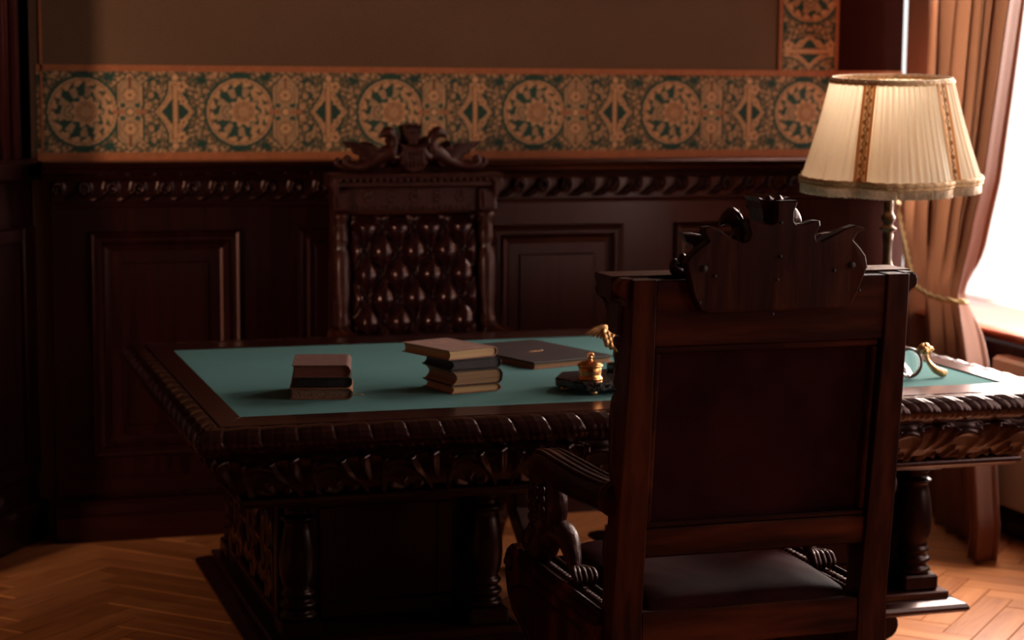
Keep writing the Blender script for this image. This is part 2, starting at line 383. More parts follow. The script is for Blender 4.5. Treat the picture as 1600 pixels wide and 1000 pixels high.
def place_block(u, v, vert):
    global nb
    # cell coords -> world, rotated 45 degrees
    cx = (u + (.5 if vert else NB/2))*BW; cy = (v + (NB/2 if vert else .5))*BW
    X, Y = OX+(cx-cy)*c45, OY+(cx+cy)*c45
    if not (-3.1 < X < 4.0 and -2.9 < Y < 7.4): return
    ang = PI/4 + (PI/2 if vert else 0)
    z = random.uniform(-.0008, .0008)
    hx, hy = BL/2, BW/2
    ox, oy = X-(hx*math.cos(ang)-hy*math.sin(ang)), Y-(hx*math.sin(ang)+hy*math.cos(ang))
    vis = (X-.0 < .95 and X > -.25 and 4.7 < Y < 6.9) or (1.3 < X < 2.15 and 4.6 < Y < 6.7) or (2.35 < X < 3.8 and 4.45 < Y < 6.7)
    if vis and nb < 298:
        o = bpy.data.objects.new('floor_block', bmeshes[(nb*7+nb//3) % 10]); COL.objects.link(o); o.parent = fl
        o.location = (ox, oy, z); o.rotation_euler = (0, 0, ang); nb += 1
    else:
        ca, sa = math.cos(ang), math.sin(ang); b0 = len(rest_v); g = .0012; t = random.random(); qx, qy = random.random()*9, random.random()*9
        pts = [(g,g),(BL-g,g),(BL-g,BW-g),(g,BW-g)]
        for zz in (-.02, z):
            for p, q in pts: rest_v.append((ox+p*ca-q*sa, oy+p*sa+q*ca, zz)); rest_uv.append((p+qx, q+qy)); rest_t.append(t)
        rest_f.extend([(b0+4,b0+5,b0+6,b0+7),(b0,b0+1,b0+5,b0+4),(b0+1,b0+2,b0+6,b0+5),(b0+2,b0+3,b0+7,b0+6),(b0+3,b0,b0+4,b0+7)])
for v in range(-150, 110):
    for m_ in range(-22, 22):
        u = v + 2*NB*m_
        place_block(u, v, False)
        place_block(v, v-2*NB+1+2*NB*m_, True)
me = bpy.data.meshes.new('floor_block'); me.from_pydata(rest_v, [], rest_f); me.update()
uvl = me.uv_layers.new(name='UVMap'); uvl.data.foreach_set('uv', np.array([rest_uv[l.vertex_index] for l in me.loops]).ravel())
at = me.attributes.new('tone', 'FLOAT', 'POINT'); at.data.foreach_set('value', rest_t); me.materials.append(M['parquet'])
o = bpy.data.objects.new('floor_blocks', me); COL.objects.link(o); o.parent = fl; o['kind'] = 'stuff'

# ---- shell
wb = struct(build('wall_back', MB().box(.42, 3.60, YW, 7.45, 0, ZC), 'wallcloth'), 'back wall with herringbone cloth, patterned frieze and dark oak wainscot')
struct(build('ceiling', MB().box(-3.2, 4.3, -3.0, 7.6, ZC, ZC+.1), 'plaster'), 'ceiling')
# right wall with two window openings
W1 = (4.9, 7.40, .684, 2.75); W2 = (2.35, 4.4, .684, 2.75)
W3 = (-.5, .9, .684, 2.75)  # unseen window added for the fill on the chair back
r = MB()
r.box(XR, 4.0, -3.0, W3[0], 0, ZC).box(XR, 4.0, W3[1], W2[0], 0, ZC); r.box(XR, 4.0, W2[1], W1[0], 0, ZC); r.box(XR, 4.0, W1[1], 7.6, 0, ZC)
for W_ in (W1, W2, W3): r.box(XR, 4.0, W_[0], W_[1], 0, W_[2]-.04); r.box(XR, 4.0, W_[0], W_[1], W_[3], ZC)
wr = struct(build('wall_right', r, 'wood_v'), 'right wall in dark oak with the bright window')
struct(build('baseboard_right', MB().box(XR-.03, XR, -3.0, 7.4, 0, .12, b=.006), 'wood_v'))
struct(build('wall_front', MB().box(-3.2, 4.0, -3.2, -3.0, 0, ZC), 'plaster'), 'front wall behind the viewer')
# windows
def window(i, W_, x):
    y0, y1, z0, z1 = W_
    m = MB(); t = .03
    m.box(x-.03, x+.03, y0, y0+t, z0, z1, b=.005); m.box(x-.03, x+.03, y1-t, y1, z0, z1, b=.005)
    m.box(x-.03, x+.03, y0+t, y1-t, z0, z0+t, b=.005); m.box(x-.03, x+.03, y0+t, y1-t, z1-t, z1, b=.005)
    w_ = struct(build('window_%d' % i, m, 'white'), 'tall bright window with cream frame')
    ym = y0+(y1-y0)*.42
    build('mullion', MB().box(x-.025, x+.025, ym-.03, ym+.03, z0+t, z1-t, b=.004), 'white', w_)
    build('pane', MB().box(x-.003, x+.003, y0+t, ym-.03, z0+t, z1-t), 'glass', w_); build('pane', MB().box(x-.003, x+.003, ym+.03, y1-t, z0+t, z1-t), 'glass', w_)
    return w_
window_1 = window(1, W1, 3.96); window(2, W2, 3.96); window(3, W3, 3.96)
sl = MB(); sl.prism([(3.555,.684),(3.545,.694),(3.545,.702),(3.56,.712),(3.99,.712),(3.99,.66),(3.60,.66),(3.58,.668)], 4.86, 7.44, 'y')
build('windowsill', sl, 'sill', window_1)['label'] = 'orange brown oak sill with rounded front edge'
# left side: a splay beside the back wall, then walls closing the room, with an added doorway that shapes the light from the left
A = Vector((.42, 6.78)); d = Vector((-.53, -.85)).normalized(); rot = math.atan2(d.y, d.x)
def in_splay(mb): return mb
wl = struct(build('wall_left', MB().box(-.1, 1.25, -.4, 0, 0, ZC), 'wood_v', loc=(A.x, A.y, 0), rot=(0,0,rot)), 'dark oak panelled splay and wall at the left')
def spl(name, mb, mat='wood_v', label=None):
    o = build(name, mb, mat, wl)
    if label: o['label'] = label
    return o
spl('casing', MB().box(.16, .33, 0, .062, 1.27, ZC, b=.004).box(.66, .9, 0, .10, 1.27, ZC, b=.004))
for x, r_, y in ((.310,.018,.080),(.270,.014,.074),(.225,.018,.078),(.70,.02,.11),(.78,.016,.105)):
    spl('casing_bead', MB().tube([(x, y-.008, 1.27), (x, y-.008, ZC)], r_, 16), 'bead_gloss')
spl('dado', MB().box(.02, 1.2, 0, .07, 0, 1.2, b=.005).box(.01, 1.21, 0, .10, 0, .13, b=.006).box(.0, 1.21, 0, .10, 1.2, 1.27, b=.012).box(.12, .2, .07, .085, .22, 1.05, b=.005).box(.2, .8, .07, .085, .22, .27, b=.005).box(.2, .8, .07, .085, 1.0, 1.05, b=.005).box(.8, .88, .07, .085, .22, 1.05, b=.005))
lw = MB().box(-3.2, -.2, 5.75, 6.3, 0, ZC)
y0, y1, z0, z1 = 2.12, 3.3, 0, 2.6         # doorway and side room added to fade the light along the frieze
lw.box(-3.3, -3.2, -3.2, y0, 0, ZC).box(-3.3, -3.2, y1, 6.3, 0, ZC).box(-3.3, -3.2, y0, y1, z1, ZC)
lw.box(-4.35, -4.25, -.2, 6.3, 0, ZC).box(-4.25, -3.3, -.3, -.2, 0, ZC).box(-4.25, -3.3, 6.2, 6.3, 0, ZC).box(-4.35, -3.2, -.3, 6.3, ZC, ZC+.1).box(-4.35, -3.2, -.3, 6.3, -.1, 0)  # added side room around the left light
struct(build('wall_side', lw, 'plaster'), 'plastered wall to the left of the viewer')

# ---- frieze paper: printed pattern as vertex colour on a thin sheet
def frieze_pattern(X, V, H):
    """X along, V from -1..1 across; returns rgb, H = half height in metres"""
    P = .522; m = ((X-1.109+P/2) % P)-P/2; z = V*H; az = np.abs(z)
    tan = np.array([.56,.29,.145]); tan2 = np.array([.42,.235,.125]); grn = np.array([.024,.055,.040]); rust = np.array([.25,.095,.045]); olive = np.array([.15,.10,.055])
    n = X.shape; C = np.empty(n+(3,)); C[:] = olive
    def put(mask, c): C[mask] = c
    # scrolling leaf clutter, mirrored about the middle line
    s1 = np.sin(m*150+2.2*np.sin(az*90))*np.sin(az*170+1.9*np.cos(m*70)) + .6*np.sin((m*1.3+az)*210)*np.cos((az-m*.7)*120)
    put(s1 > .25, tan2*.85); put(s1 > .8, tan); put(s1 < -.85, grn)
    def ring(cx, r0, r1, c, sx=1.0, cz=0.0): q = np.hypot((m-cx)/sx, z-cz); put((q >= r0) & (q < r1), c)
    # green ground bursts between motifs
    for cx, cz, r_ in ((.088,.115,.022),(.0,.118,.03),(-.19,.05,.022),(.235,.055,.016),(-.13,.105,.02),(.23,.10,.02)):
        q = np.hypot((m-cx)/1.3, az-cz); put(q < r_*(.75+.25*np.sin(9*np.arctan2(az-cz, m-cx))), grn)
    # medallion, with its flower
    th = np.arctan2(z, m); q = np.hypot(m, z)
    put(q < .122, grn*1.2); put((q < .112) & (q > .088+.005*np.cos(16*th)), tan); put((q < .106) & (q > .103), rust*.75); put((q > .089) & (q < .100) & (np.cos(16*th+1) > .55), olive*.8)
    put((q < .082) & (np.cos(9*th+1) > .1) & (q > .05), tan2*.95)
    put((q < .084) & (np.abs(th) < 1.1) & (q > .070+.006*np.cos(11*th)), tan*.95); put((np.hypot(m+.040, z) < .030), tan2); put((np.abs(np.hypot(m+.040, z)-.020) < .0025), olive)
    q2 = np.hypot(m-.012, z); th2 = np.arctan2(z, m-.012); put(q2 < .050+.007*np.cos(10*th2), tan); put(q2 < .030, tan*.82); put((q2<.034)&(q2>.030), rust)
    put((q2 < .052+.007*np.cos(10*th2)) & (q2 > .046+.007*np.cos(10*th2)), grn*1.6); put((q2 < .024) & (q2 > .020), rust)
    # cartouche with waist and pointed ends
    mc = m-.155; mc = np.where(mc > P/2, mc-P, mc)
    hw = .041-.010*np.exp(-(z/.016)**2)-.034*smoothstep((az-.080)/.045)
    ins = (az < .128) & (np.abs(mc) < hw+.006); put(ins, grn); put((np.abs(mc) < hw) & (az < .124), tan); put((np.abs(mc) < hw-.006) & (az < .112), olive*.7); put((np.abs(mc) < hw-.009) & (az < .108), tan2)
    q = np.hypot(mc*.95, az-.056); put((q < .024) & (q > .021), rust*.8); put((q < .016+.004*np.cos(6*np.arctan2(az-.056, mc))), tan*1.05); put(q < .006, rust*.9)
    put((np.abs(mc) < .004) & (az > .08) & (az < .118), rust*.8)
    put((np.abs(mc) > .016) & (np.abs(mc) < .034) & (np.abs(az-.022) < .006), grn*1.5)
    put(np.hypot(mc, z) < .015, grn); put(np.hypot(mc, z) < .011, tan*1.2); put((az < .006) & (np.abs(mc) < .055) & (np.abs(mc) > .018), rust*1.5)
    # concave diamond
    md = m-(.304-P); md = np.where(md > P/2, md-P, md); md = np.where(md < -P/2, md+P, md)
    hw = .048*np.clip(1-az/.085, 0, 1)**1.8+.019; ins = az < .100
    put(ins & (np.abs(md) < hw+.008), grn); put(ins & (np.abs(md) < hw), tan); put((az < .092) & (np.abs(md) < hw-.006), rust*.7); put((az < .090) & (np.abs(md) < hw-.0085), tan*.95); put((az < .040) & (np.abs(md) < hw-.020) & (np.abs(md) > .010), grn)
    put((az < .085) & (np.abs(np.abs(md)-.009) < .0018), rust*.7)
    put((az > .102) & (np.hypot(md, az-.114) < .010), tan*1.15)
    # bell flowers
    for cx, cz, r_ in ((-.195,.085,.020),(-.19,.035,.015),(.225,.055,.011),(.232,.095,.010),(-.115,.07,.010),(.215,.02,.012),(-.09,.118,.010)):
        q = np.hypot(m-cx, az-cz); put(q < r_*(.8+.2*np.cos(5*np.arctan2(az-cz, m-cx))), tan*1.05); put(q < r_*.35, rust)
    nz = rng.normal(1, .10, n)[..., None]
    return np.clip(C*nz, 0, 1)
def print_sheet(name, org, du, dv, nu, nv, lu, lv, s0, H, mat='print', parent=None):
    us = np.linspace(0, lu, nu); vs = np.linspace(0, lv, nv); U, V = np.meshgrid(us, vs, indexing='ij')
    Pt = np.array(org)[None,None]+U[...,None]*np.array(du)+V[...,None]*np.array(dv)
    me = bpy.data.meshes.new(name); idx = np.arange(nu*nv).reshape(nu, nv)
    F = np.stack([idx[:-1,:-1], idx[1:,:-1], idx[1:,1:], idx[:-1,1:]], -1).reshape(-1,4)
    me.from_pydata(Pt.reshape(-1,3).tolist(), [], F.tolist()); me.update()
    C = frieze_pattern(s0+U, (V/lv)*2-1, H); C = np.concatenate([C, np.ones(C.shape[:2]+(1,))], -1)
    a = me.color_attributes.new('print', 'FLOAT_COLOR', 'POINT'); a.data.foreach_set('color', C.reshape(-1).astype(np.float32))
    me.materials.append(M[mat]); o = bpy.data.objects.new(name, me); COL.objects.link(o); o.parent = parent; return o
fz = print_sheet('patterned_frieze', (.44, YW-.003, 1.285), (1,0,0), (0,0,1), 900, 78, 3.16, .275, .44, .1375, parent=wb)
fz['label'] = 'green and gold patterned frieze paper'
fz = print_sheet('patterned_strip', (3.108, YW-.003, 1.578), (0,0,1), (1,0,0), 430, 60, 1.7, .215, .30, .1075, parent=wb); fz['label'] = 'upright strip of green and gold patterned paper'
for x0, x1, z0, z1 in ((.44,3.60,1.262,1.288),(.44,3.60,1.556,1.577)): build('paper_border', MB().box(x0, x1, YW-.006, YW, z0, z1), 'orange_line', wb)
for x in (3.098, 3.325): build('paper_border', MB().box(x-.006, x+.006, YW-.006, YW, 1.578, ZC), 'orange_line', wb)
build('paper_border', MB().box(.452, .460, YW-.006, YW, 1.29, ZC), 'orange_line', wb)
build('cloth_field', MB().box(3.331, 3.60, YW-.002, YW, 1.577, ZC), 'wallcloth_dark', wb)['label'] = 'plain maroon wall cloth beside the window'

# ---- wainscot
WX0, WX1 = .475, 3.60
ws = struct(build('wainscot', MB().box(WX0, WX1, YW-.05, YW, 0, 1.20), 'wood_v'), 'dark oak panelled wainscot along the back wall')
def wsp(name, mb, mat='wood_x', label=None):
    o = build(name, mb, mat, ws)
    if label: o['label'] = label
    return o
yf = YW-.05
wsp('cap_rail', MB().prism([(YW,1.262),(YW-.15,1.262),(YW-.155,1.255),(YW-.15,1.245),(YW-.13,1.238),(YW-.125,1.225),(YW-.10,1.215),(YW-.085,1.20),(YW,1.20)], WX0-.03, WX1, 'x'))
wsp('baseboard', MB().prism([(YW,0),(YW-.13,0),(YW-.13,.085),(YW-.12,.092),(YW-.115,.12),(YW-.10,.132),(YW-.05,.135),(YW,.135)], WX0-.01, WX1, 'x'))
# carved wave band
def wave_band():
    nu, nv = 1250, 14; P = .088; rows = []
    for i in range(nu):
        x = WX0+(WX1-WX0)*i/(nu-1); row = []
        for j in range(nv):
            v = j/(nv-1); z = 1.128+.072*v; q = (x/P) % 1.0
            # running scroll: slanted arcs with an eye in each
            c = abs(((q - .55*math.sin((v-.1)*2.4)) + .5) % 1.0 - .5)
            e = math.hypot((q-.62 if q > .12 else q+.38)*P, (v-.62)*.072)
            hgt = .012*math.exp(-(c/.13)**2) + .011*math.exp(-((e-.017)/.006)**2) - .006*math.exp(-(e/.008)**2)
            edge = min(1, min(v, 1-v)*8)
            row.append((x, yf-.004-hgt*edge, z))
        rows.append(row)
    return MB().grid(rows)
wsp('carved_band', wave_band(), 'carve', 'carved running wave band')
for z in (1.115, 1.200): wsp('bead', MB().prism([(yf,z-.008),(yf-.014,z-.006),(yf-.017,z),(yf-.014,z+.006),(yf,z+.008)], WX0, WX1, 'x'))
wsp('rail', MB().box(WX0, WX1, yf-.006, yf, .145, .20, b=.002))
def frame_mould(x0, x1, z0, z1, wdt, prof):
    """mitred moulding ring; prof = list of (inset 0..1, proud)"""
    m = MB(); L_ = []
    for t, pr in prof:
        i = t*wdt; L_.append([(x0+i,yf-pr,z0+i),(x1-i,yf-pr,z0+i),(x1-i,yf-pr,z1-i),(x0+i,yf-pr,z1-i)])
    vs = [p for l in L_ for p in l]; fs = [(a*4+k, a*4+(k+1)%4, a*4+4+(k+1)%4, a*4+4+k) for a in range(len(L_)-1) for k in range(4)]
    return m.add(vs, fs)
for x0, x1 in ((.595,1.095),(1.293,1.79),(1.98,2.474),(2.672,3.17)):
    z0, z1 = .272, 1.03
    wsp('panel_molding', frame_mould(x0, x1, z0, z1, .07, [(0,.0),(.02,.016),(.10,.024),(.2,.02),(.32,.012),(.45,.012),(.55,.018),(.7,.006),(.85,.004),(1,-.002)]), 'wood_v')
    wsp('panel', MB().prism([(x0+.07,z0+.07),(x1-.07,z0+.07),(x1-.07,z1-.07),(x0+.07,z1-.07)], yf-.002, yf-.001, 'y').box(x0+.105, x1-.105, yf-.009, yf, z0+.105, z1-.105, b=.006), 'wood_v')

# ---- radiator under the window
t = thing('radiator', 'cream panel radiator under the windowsill at the right edge', 'radiator', (3.568, 5.4, 0))
build('radiator_body', MB().box(-.035, .035, -.43, .43, .115, .62, b=.012), 'radiator', t)
build('bracket', MB().box(.03, .05, -.35, -.30, 0.0, .5), 'radiator', t); build('bracket', MB().box(.03, .05, .30, .35, 0, .5), 'radiator', t)

# ================================================================== THE CURTAIN
def interp(tab, z):
    for (z0, a), (z1, b) in zip(tab, tab[1:]):
        if z <= z1: 
            k = (z-z0)/(z1-z0); k = max(0, min(1, k)); k = k*k*(3-2*k) if False else k
            return a+(b-a)*k
    return tab[-1][1]
CA, CB = Vector((3.66, 6.55)), Vector((3.40, 5.65))
cd = CB-CA; cn = Vector((cd.y, -cd.x)).normalized()
if cn.x > 0: cn = -cn
TL = [(0,.42),(.14,.43),(.55,.37),(.80,.31),(1.06,.0),(1.3,-.02),(2.9,-.03)]
TR = [(0,1.24),(.12,1.27),(.33,1.19),(.60,1.06),(.72,.96),(.834,.86),(.90,.90),(1.08,1.0),(1.23,1.11),(1.5,1.21),(1.8,1.31),(2.9,1.5)]
TL = [(0,.14),(.14,.14),(.55,.08),(.80,.06),(1.06,.02),(1.3,.03),(2.9,.03)]
nz, nu = 90, 300; rows = []
fold = [(random.uniform(.7,1.3), random.uniform(-.4,.4)) for _ in range(14)]
for j in range(nz):
    z = .004+(2.86-.004)*j/(nz-1); a, b = interp(TL, z), interp(TR, z)
    g = math.exp(-((z-.84)/.10)**2)           # gathered by the cord
    row = []
    for i in range(nu):
        u = i/(nu-1); K = 9
        ph = 2*PI*K*(u + .022*math.sin(3.1*u*2*PI+z*.8))
        amp = (.043+.014*math.sin(5*u+1.3))*(1-.55*g)*(1.0 if z > .84 else 1.1)
        s_ = math.sin(ph); s_ = math.copysign(abs(s_)**.8, s_)
        off = amp*s_ + .02*math.sin(2*PI*2.3*u+z)
        tt = a+(b-a)*(u+.012*math.sin(2*ph)*(1-g))
        p = CA+cd*tt
        q = p+cn*(off+.015+.02*g)
        row.append((q.x, q.y, z))
    rows.append(row)
t = thing('curtain', 'long tan velvet curtain tied back beside the bright window, behind the lamp', 'curtain', (3.5, 6.1, 0))
mb = MB().grid([[ (p[0]-3.5, p[1]-6.1, p[2]) for p in r_] for r_ in rows])
cu = build('cloth', mb, 'curtain', t, fix=False)
so = cu.modifiers.new('thickness', 'SOLIDIFY'); so.thickness = .003
build('curtain_rail', MB().tube([(.14,.7,2.9),(-.26,-.85,2.9)], .016, 12), 'brass', t)
rows = []  # extra curtain out of view, put in to darken the wall near the corner
for j in range(40):
    z = .004+2.85*j/39; row = []
    for i in range(120):
        u = i/119; row.append((-.085+.085*math.sin(u*2*PI*7)*(1+.1*math.sin(z*2)), .36*(u-.5), z))
    rows.append(row)
t2 = thing('curtain', 'unseen tan curtain added to shade the right end of the back wall', 'curtain', (3.585, 4.68, 0))
cu2 = build('cloth', MB().grid(rows), 'curtain', t2, fix=False)
# tieback cord: from a hook near the corner down and round the gathered cloth
def on_plane(tt, off, z):
    p = CA+cd*tt+cn*off; return (p.x, p.y, z)
path = []
for k in range(60):
    s_ = k/59
    if s_ < .62:
        q = s_/.62; path.append(on_plane(-.02+.52*q, .10+.03*q, 1.14-.31*q**.72-.0*q))
    else:
        q = (s_-.62)/.38; a_ = q*PI*.75; path.append(on_plane(.50+.40*math.sin(a_*.66), .13+.015*math.sin(a_)-.10*q**3, .83-.018*q))
tb = thing('tieback', 'gold twisted cord tieback around the tan curtain', 'tieback', (0,0,0))
for ph in (0, PI):
    P2 = []
    for k, p in enumerate(path):
        a_ = k*.9+ph; P2.append((p[0]+.0045*math.cos(a_), p[1]+.003*math.sin(a_), p[2]+.005*math.sin(a_)))
    build('cord', MB().tube(P2, .0055, 8), 'cord', tb)
hx = on_plane(-.02, .10, 1.14)
build('hook', MB().tube([(3.60, 6.60, 1.15), (hx[0], hx[1], 1.15), (hx[0], hx[1], 1.165)], .006, 8), 'brass', tb)
# a few tassel wraps across the gathered front
build('knot', MB().ball(on_plane(.52, .15, .826), .016, sc=(1,1,1.1)), 'cord', tb)

# ================================================================== THE DESK
DX, DY = 1.7325, 5.016
desk = thing('desk', 'large carved dark oak writing desk with green baize top', 'desk', (DX, DY, 0))
HX, HY = 1.0625, .700          # half size of the plain frame (groove line)
FX, FY = .9975, .581           # half size of the baize
build('baize_inset', MB().box(-FX, FX, -FY, FY, .735, .7635), 'felt', desk)['label'] = 'green baize writing surface'
ZT = .7675
def board(x0, x1, xi0, xi1, y0, yi, mat):
    m = MB(); pts = [(x0,y0),(x1,y0),(xi1,yi),(xi0,yi)]
    if yi < y0: pts = pts[::-1]
    return m.prism(pts, .73, ZT, 'z')
g = .0
build('frame_board', MB().prism([(-HX,-HY),(HX,-HY),(FX,-FY),(-FX,-FY)], .73, ZT, 'z', bev=.0018), 'desk_x', desk)
build('frame_board', MB().prism([(HX,HY),(-HX,HY),(-FX,FY),(FX,FY)], .73, ZT, 'z', bev=.0018), 'desk_x', desk)
build('frame_board', MB().prism([(-HX,HY),(-HX,-HY),(-FX,-FY),(-FX,FY)], .73, ZT, 'z', bev=.0018), 'desk_y', desk)
build('frame_board', MB().prism([(HX,-HY),(HX,HY),(FX,FY),(FX,-FY)], .73, ZT, 'z', bev=.0018), 'desk_y', desk)
def arc_resample(prof, n):
    P = np.array(prof, float); L_ = np.r_[0, np.cumsum(np.hypot(*np.diff(P, axis=0).T))]; s_ = np.linspace(0, L_[-1], n)
    return np.stack([np.interp(s_, L_, P[:,0]), np.interp(s_, L_, P[:,1])], 1)
def swept_side(prof, half, other, step, nt_, disp, flip):
    """one side of a rectangular moulding ring: runs along x from -half..half at y=-other (local), mitred; disp(s,t)->height"""
    Q = arc_resample(prof, nt_); T = np.gradient(Q, axis=0); Nn = np.stack([-T[:,1], T[:,0]], 1); Nn /= np.linalg.norm(Nn, axis=1)[:,None]
    if Nn[:, 0].mean() < 0: Nn = -Nn
    n = int(2*half/step)+1; ss = np.linspace(-1, 1, n); t = np.linspace(0, 1, nt_)
    Sg, Tg = np.meshgrid(ss*half, t, indexing='ij'); D = disp(Sg, Tg)
    o = Q[None,:,0]+D*Nn[None,:,0]; z = Q[None,:,1]+D*Nn[None,:,1]
    x = ss[:,None]*(half+o); y = -(other+o)
    return np.stack([x, y, z], -1)
def leaf_edge(S_, T_):
    P = .080; q = (S_/P) % 1.0
    x = (q - .50*np.sin((T_-.1)*2.2) + 2.0) % 1.0                    # slanted leaves
    d1 = np.minimum(x, 1-x)                                   # seam
    d2 = np.abs(((x+.5+.10*np.sin(T_*6)) % 1.0)-.5)
    hgt = .0035*np.clip(1-np.abs(x-.62)/.62, 0, 1)**.6 - .0016*np.exp(-((x-.36)/.02)**2) + .0012*np.exp(-((x-.66)/.02)**2) - .0032*np.exp(-(d1/.028)**2)
    hgt += .0011*np.cos(2*PI*x*5)*smoothstep((T_-.45)/.2)
    return (hgt-.004)*smoothstep(np.minimum(T_, 1-T_)*7)
def apron_carve(S_, T_):
    P = .162; q = ((S_/P+.5) % 1.0)-.5; X = q*P; Z = (1-T_)*.125
    # arches between tulip fans
    r1 = np.hypot(X/1.0, (Z-.030)/1.15)
    h_ = .012*np.exp(-((r1-.062)/.009)**2)
    a = np.arctan2(X, Z-.01); rr = np.hypot(X, Z-.01)
    h_ += .009*(rr < .052)*np.clip(np.cos(a*6), 0, 1)*smoothstep((.052-rr)/.01)*smoothstep((rr-.004)/.01)
    Xf = np.where(X > 0, X-P/2, X+P/2); af = np.arctan2(Xf, Z+.015); rf_ = np.hypot(Xf, Z+.015)
    fan = (np.abs(af) < .42) & (rf_ > .035) & (rf_ < .135)
    h_ = np.where(fan, .004+.010*np.clip(np.cos(af*15), 0, 1)*smoothstep((rf_-.06)/.05), h_)
    return h_*1.15*smoothstep(np.minimum(T_, 1-T_)*9)
edge_prof = [(.0,.762),(.004,.7665),(.018,.770),(.038,.767),(.054,.757),(.063,.743),(.064,.730),(.056,.716),(.042,.707),(.030,.704),(.022,.700),(.016,.697)]
apron_prof = [(.004,.699),(.006,.690),(.003,.672),(-.006,.650),(-.020,.628),(-.040,.608),(-.064,.595),(-.074,.592)]
bead_prof = [(-.074,.594),(-.056,.590),(-.049,.583),(-.048,.576),(-.052,.571),(-.062,.569),(-.062,.563),(-.09,.560),(-.13,.560)]
def fourside(name, prof, step, nt_, disp, mat, label=None):
    for k, (half, other) in enumerate(((HX,HY),(HY,HX),(HX,HY),(HY,HX))):
        st = step if k != 2 else step*3
        P = swept_side(prof, half, other, st, nt_, disp, False)
        m = MB().grid(P.tolist(), smooth=True)
        o = build(name, m, mat, desk, rot=(0,0,k*PI/2))
        if label: o['label'] = label
fourside('edge_molding', edge_prof, .0035, 34, leaf_edge, 'carve', 'leaf carved rounded edge')
fourside('carved_apron', apron_prof, .003, 46, apron_carve, 'carve', 'apron carved with arches and fans')
fourside('bead_molding', bead_prof, .3, 24, lambda a, b: a*0, 'desk_x')
build('underside', MB().box(-HX+.13, HX-.13, -HY+.13, HY-.13, .55, .60), 'desk_x', desk)
build('apron_core', MB().box(-HX+.10, HX-.10, -HY+.10, HY-.10, .56, .735), 'desk_x', desk)

def scroll_pts(w_, h_, flip=1):
    """stacked double scroll bracket foot"""
    pts = []
    r1, r2 = h_*.28, h_*.24
    c1 = (w_-r1, h_-r1*.95); c2 = (w_-r2-.012, r2)
    pts.append((0, h_)); 
    pts.append((c1[0], h_))
    for k in range(9): a = PI/2-k*PI*1.05/8; pts.append((c1[0]+r1*math.cos(a), c1[1]+r1*.95*math.sin(a)))
    for k in range(9): a = PI*.45-k*PI*.95/8; pts.append((c2[0]+r2*math.cos(a), c2[1]+r2*math.sin(a)))
    pts.append((0, 0))
    return [(p[0]*flip, p[1]) for p in pts]
def carved_side(y0, y1, z0, z1, sgn, x):
    """carved pilaster panel on the outer side: oval boss between leaves"""
    nu_, nv_ = 120, 70; P = []
    for i in range(nu_):
        row = []
        for j in range(nv_):
            u, v = i/(nu_-1), j/(nv_-1); y = y0+(y1-y0)*u; z = z0+(z1-z0)*v
            q = ((u*3) % 1)-.5; Y_ = q*(y1-y0)/3; Z_ = (v-.5)*(z1-z0)
            e = math.hypot(Y_/.045, Z_/.075); b = .010*math.exp(-((e-1)/.22)**2)+.008*max(0, 1-e*1.6)
            a = math.atan2(Z_, Y_); rr = math.hypot(Y_, Z_)
            b += .006*max(0, math.cos(a*8))*(1 if 1.3 < e < 2.4 else 0)
            ed = min(u, 1-u)*(y1-y0); ev = min(v, 1-v)*(z1-z0); edge = min(1, min(ed, ev)/.02)
            fr = 0 if min(ed, ev) > .014 else .006
            row.append((x+sgn*(b*edge+fr), y, z))
        P.append(row)
    return MB().grid(P)
def col_prof():
    return [(.040,.0),(.044,.004),(.046,.010),(.043,.016),(.036,.020),(.036,.026),(.043,.032),(.045,.038),(.041,.044),(.034,.048),(.034,.054),(.041,.060),(.042,.066),(.037,.072),(.034,.078),
            (.039,.090),(.044,.110),(.0455,.135),(.0445,.165),(.041,.195),(.036,.222),(.032,.238),(.034,.244),(.041,.247),(.042,.253),(.036,.257),(.031,.262),(.031,.272),(.036,.275),(.038,.280),(.034,.285),(.040,.296),(.044,.303)]
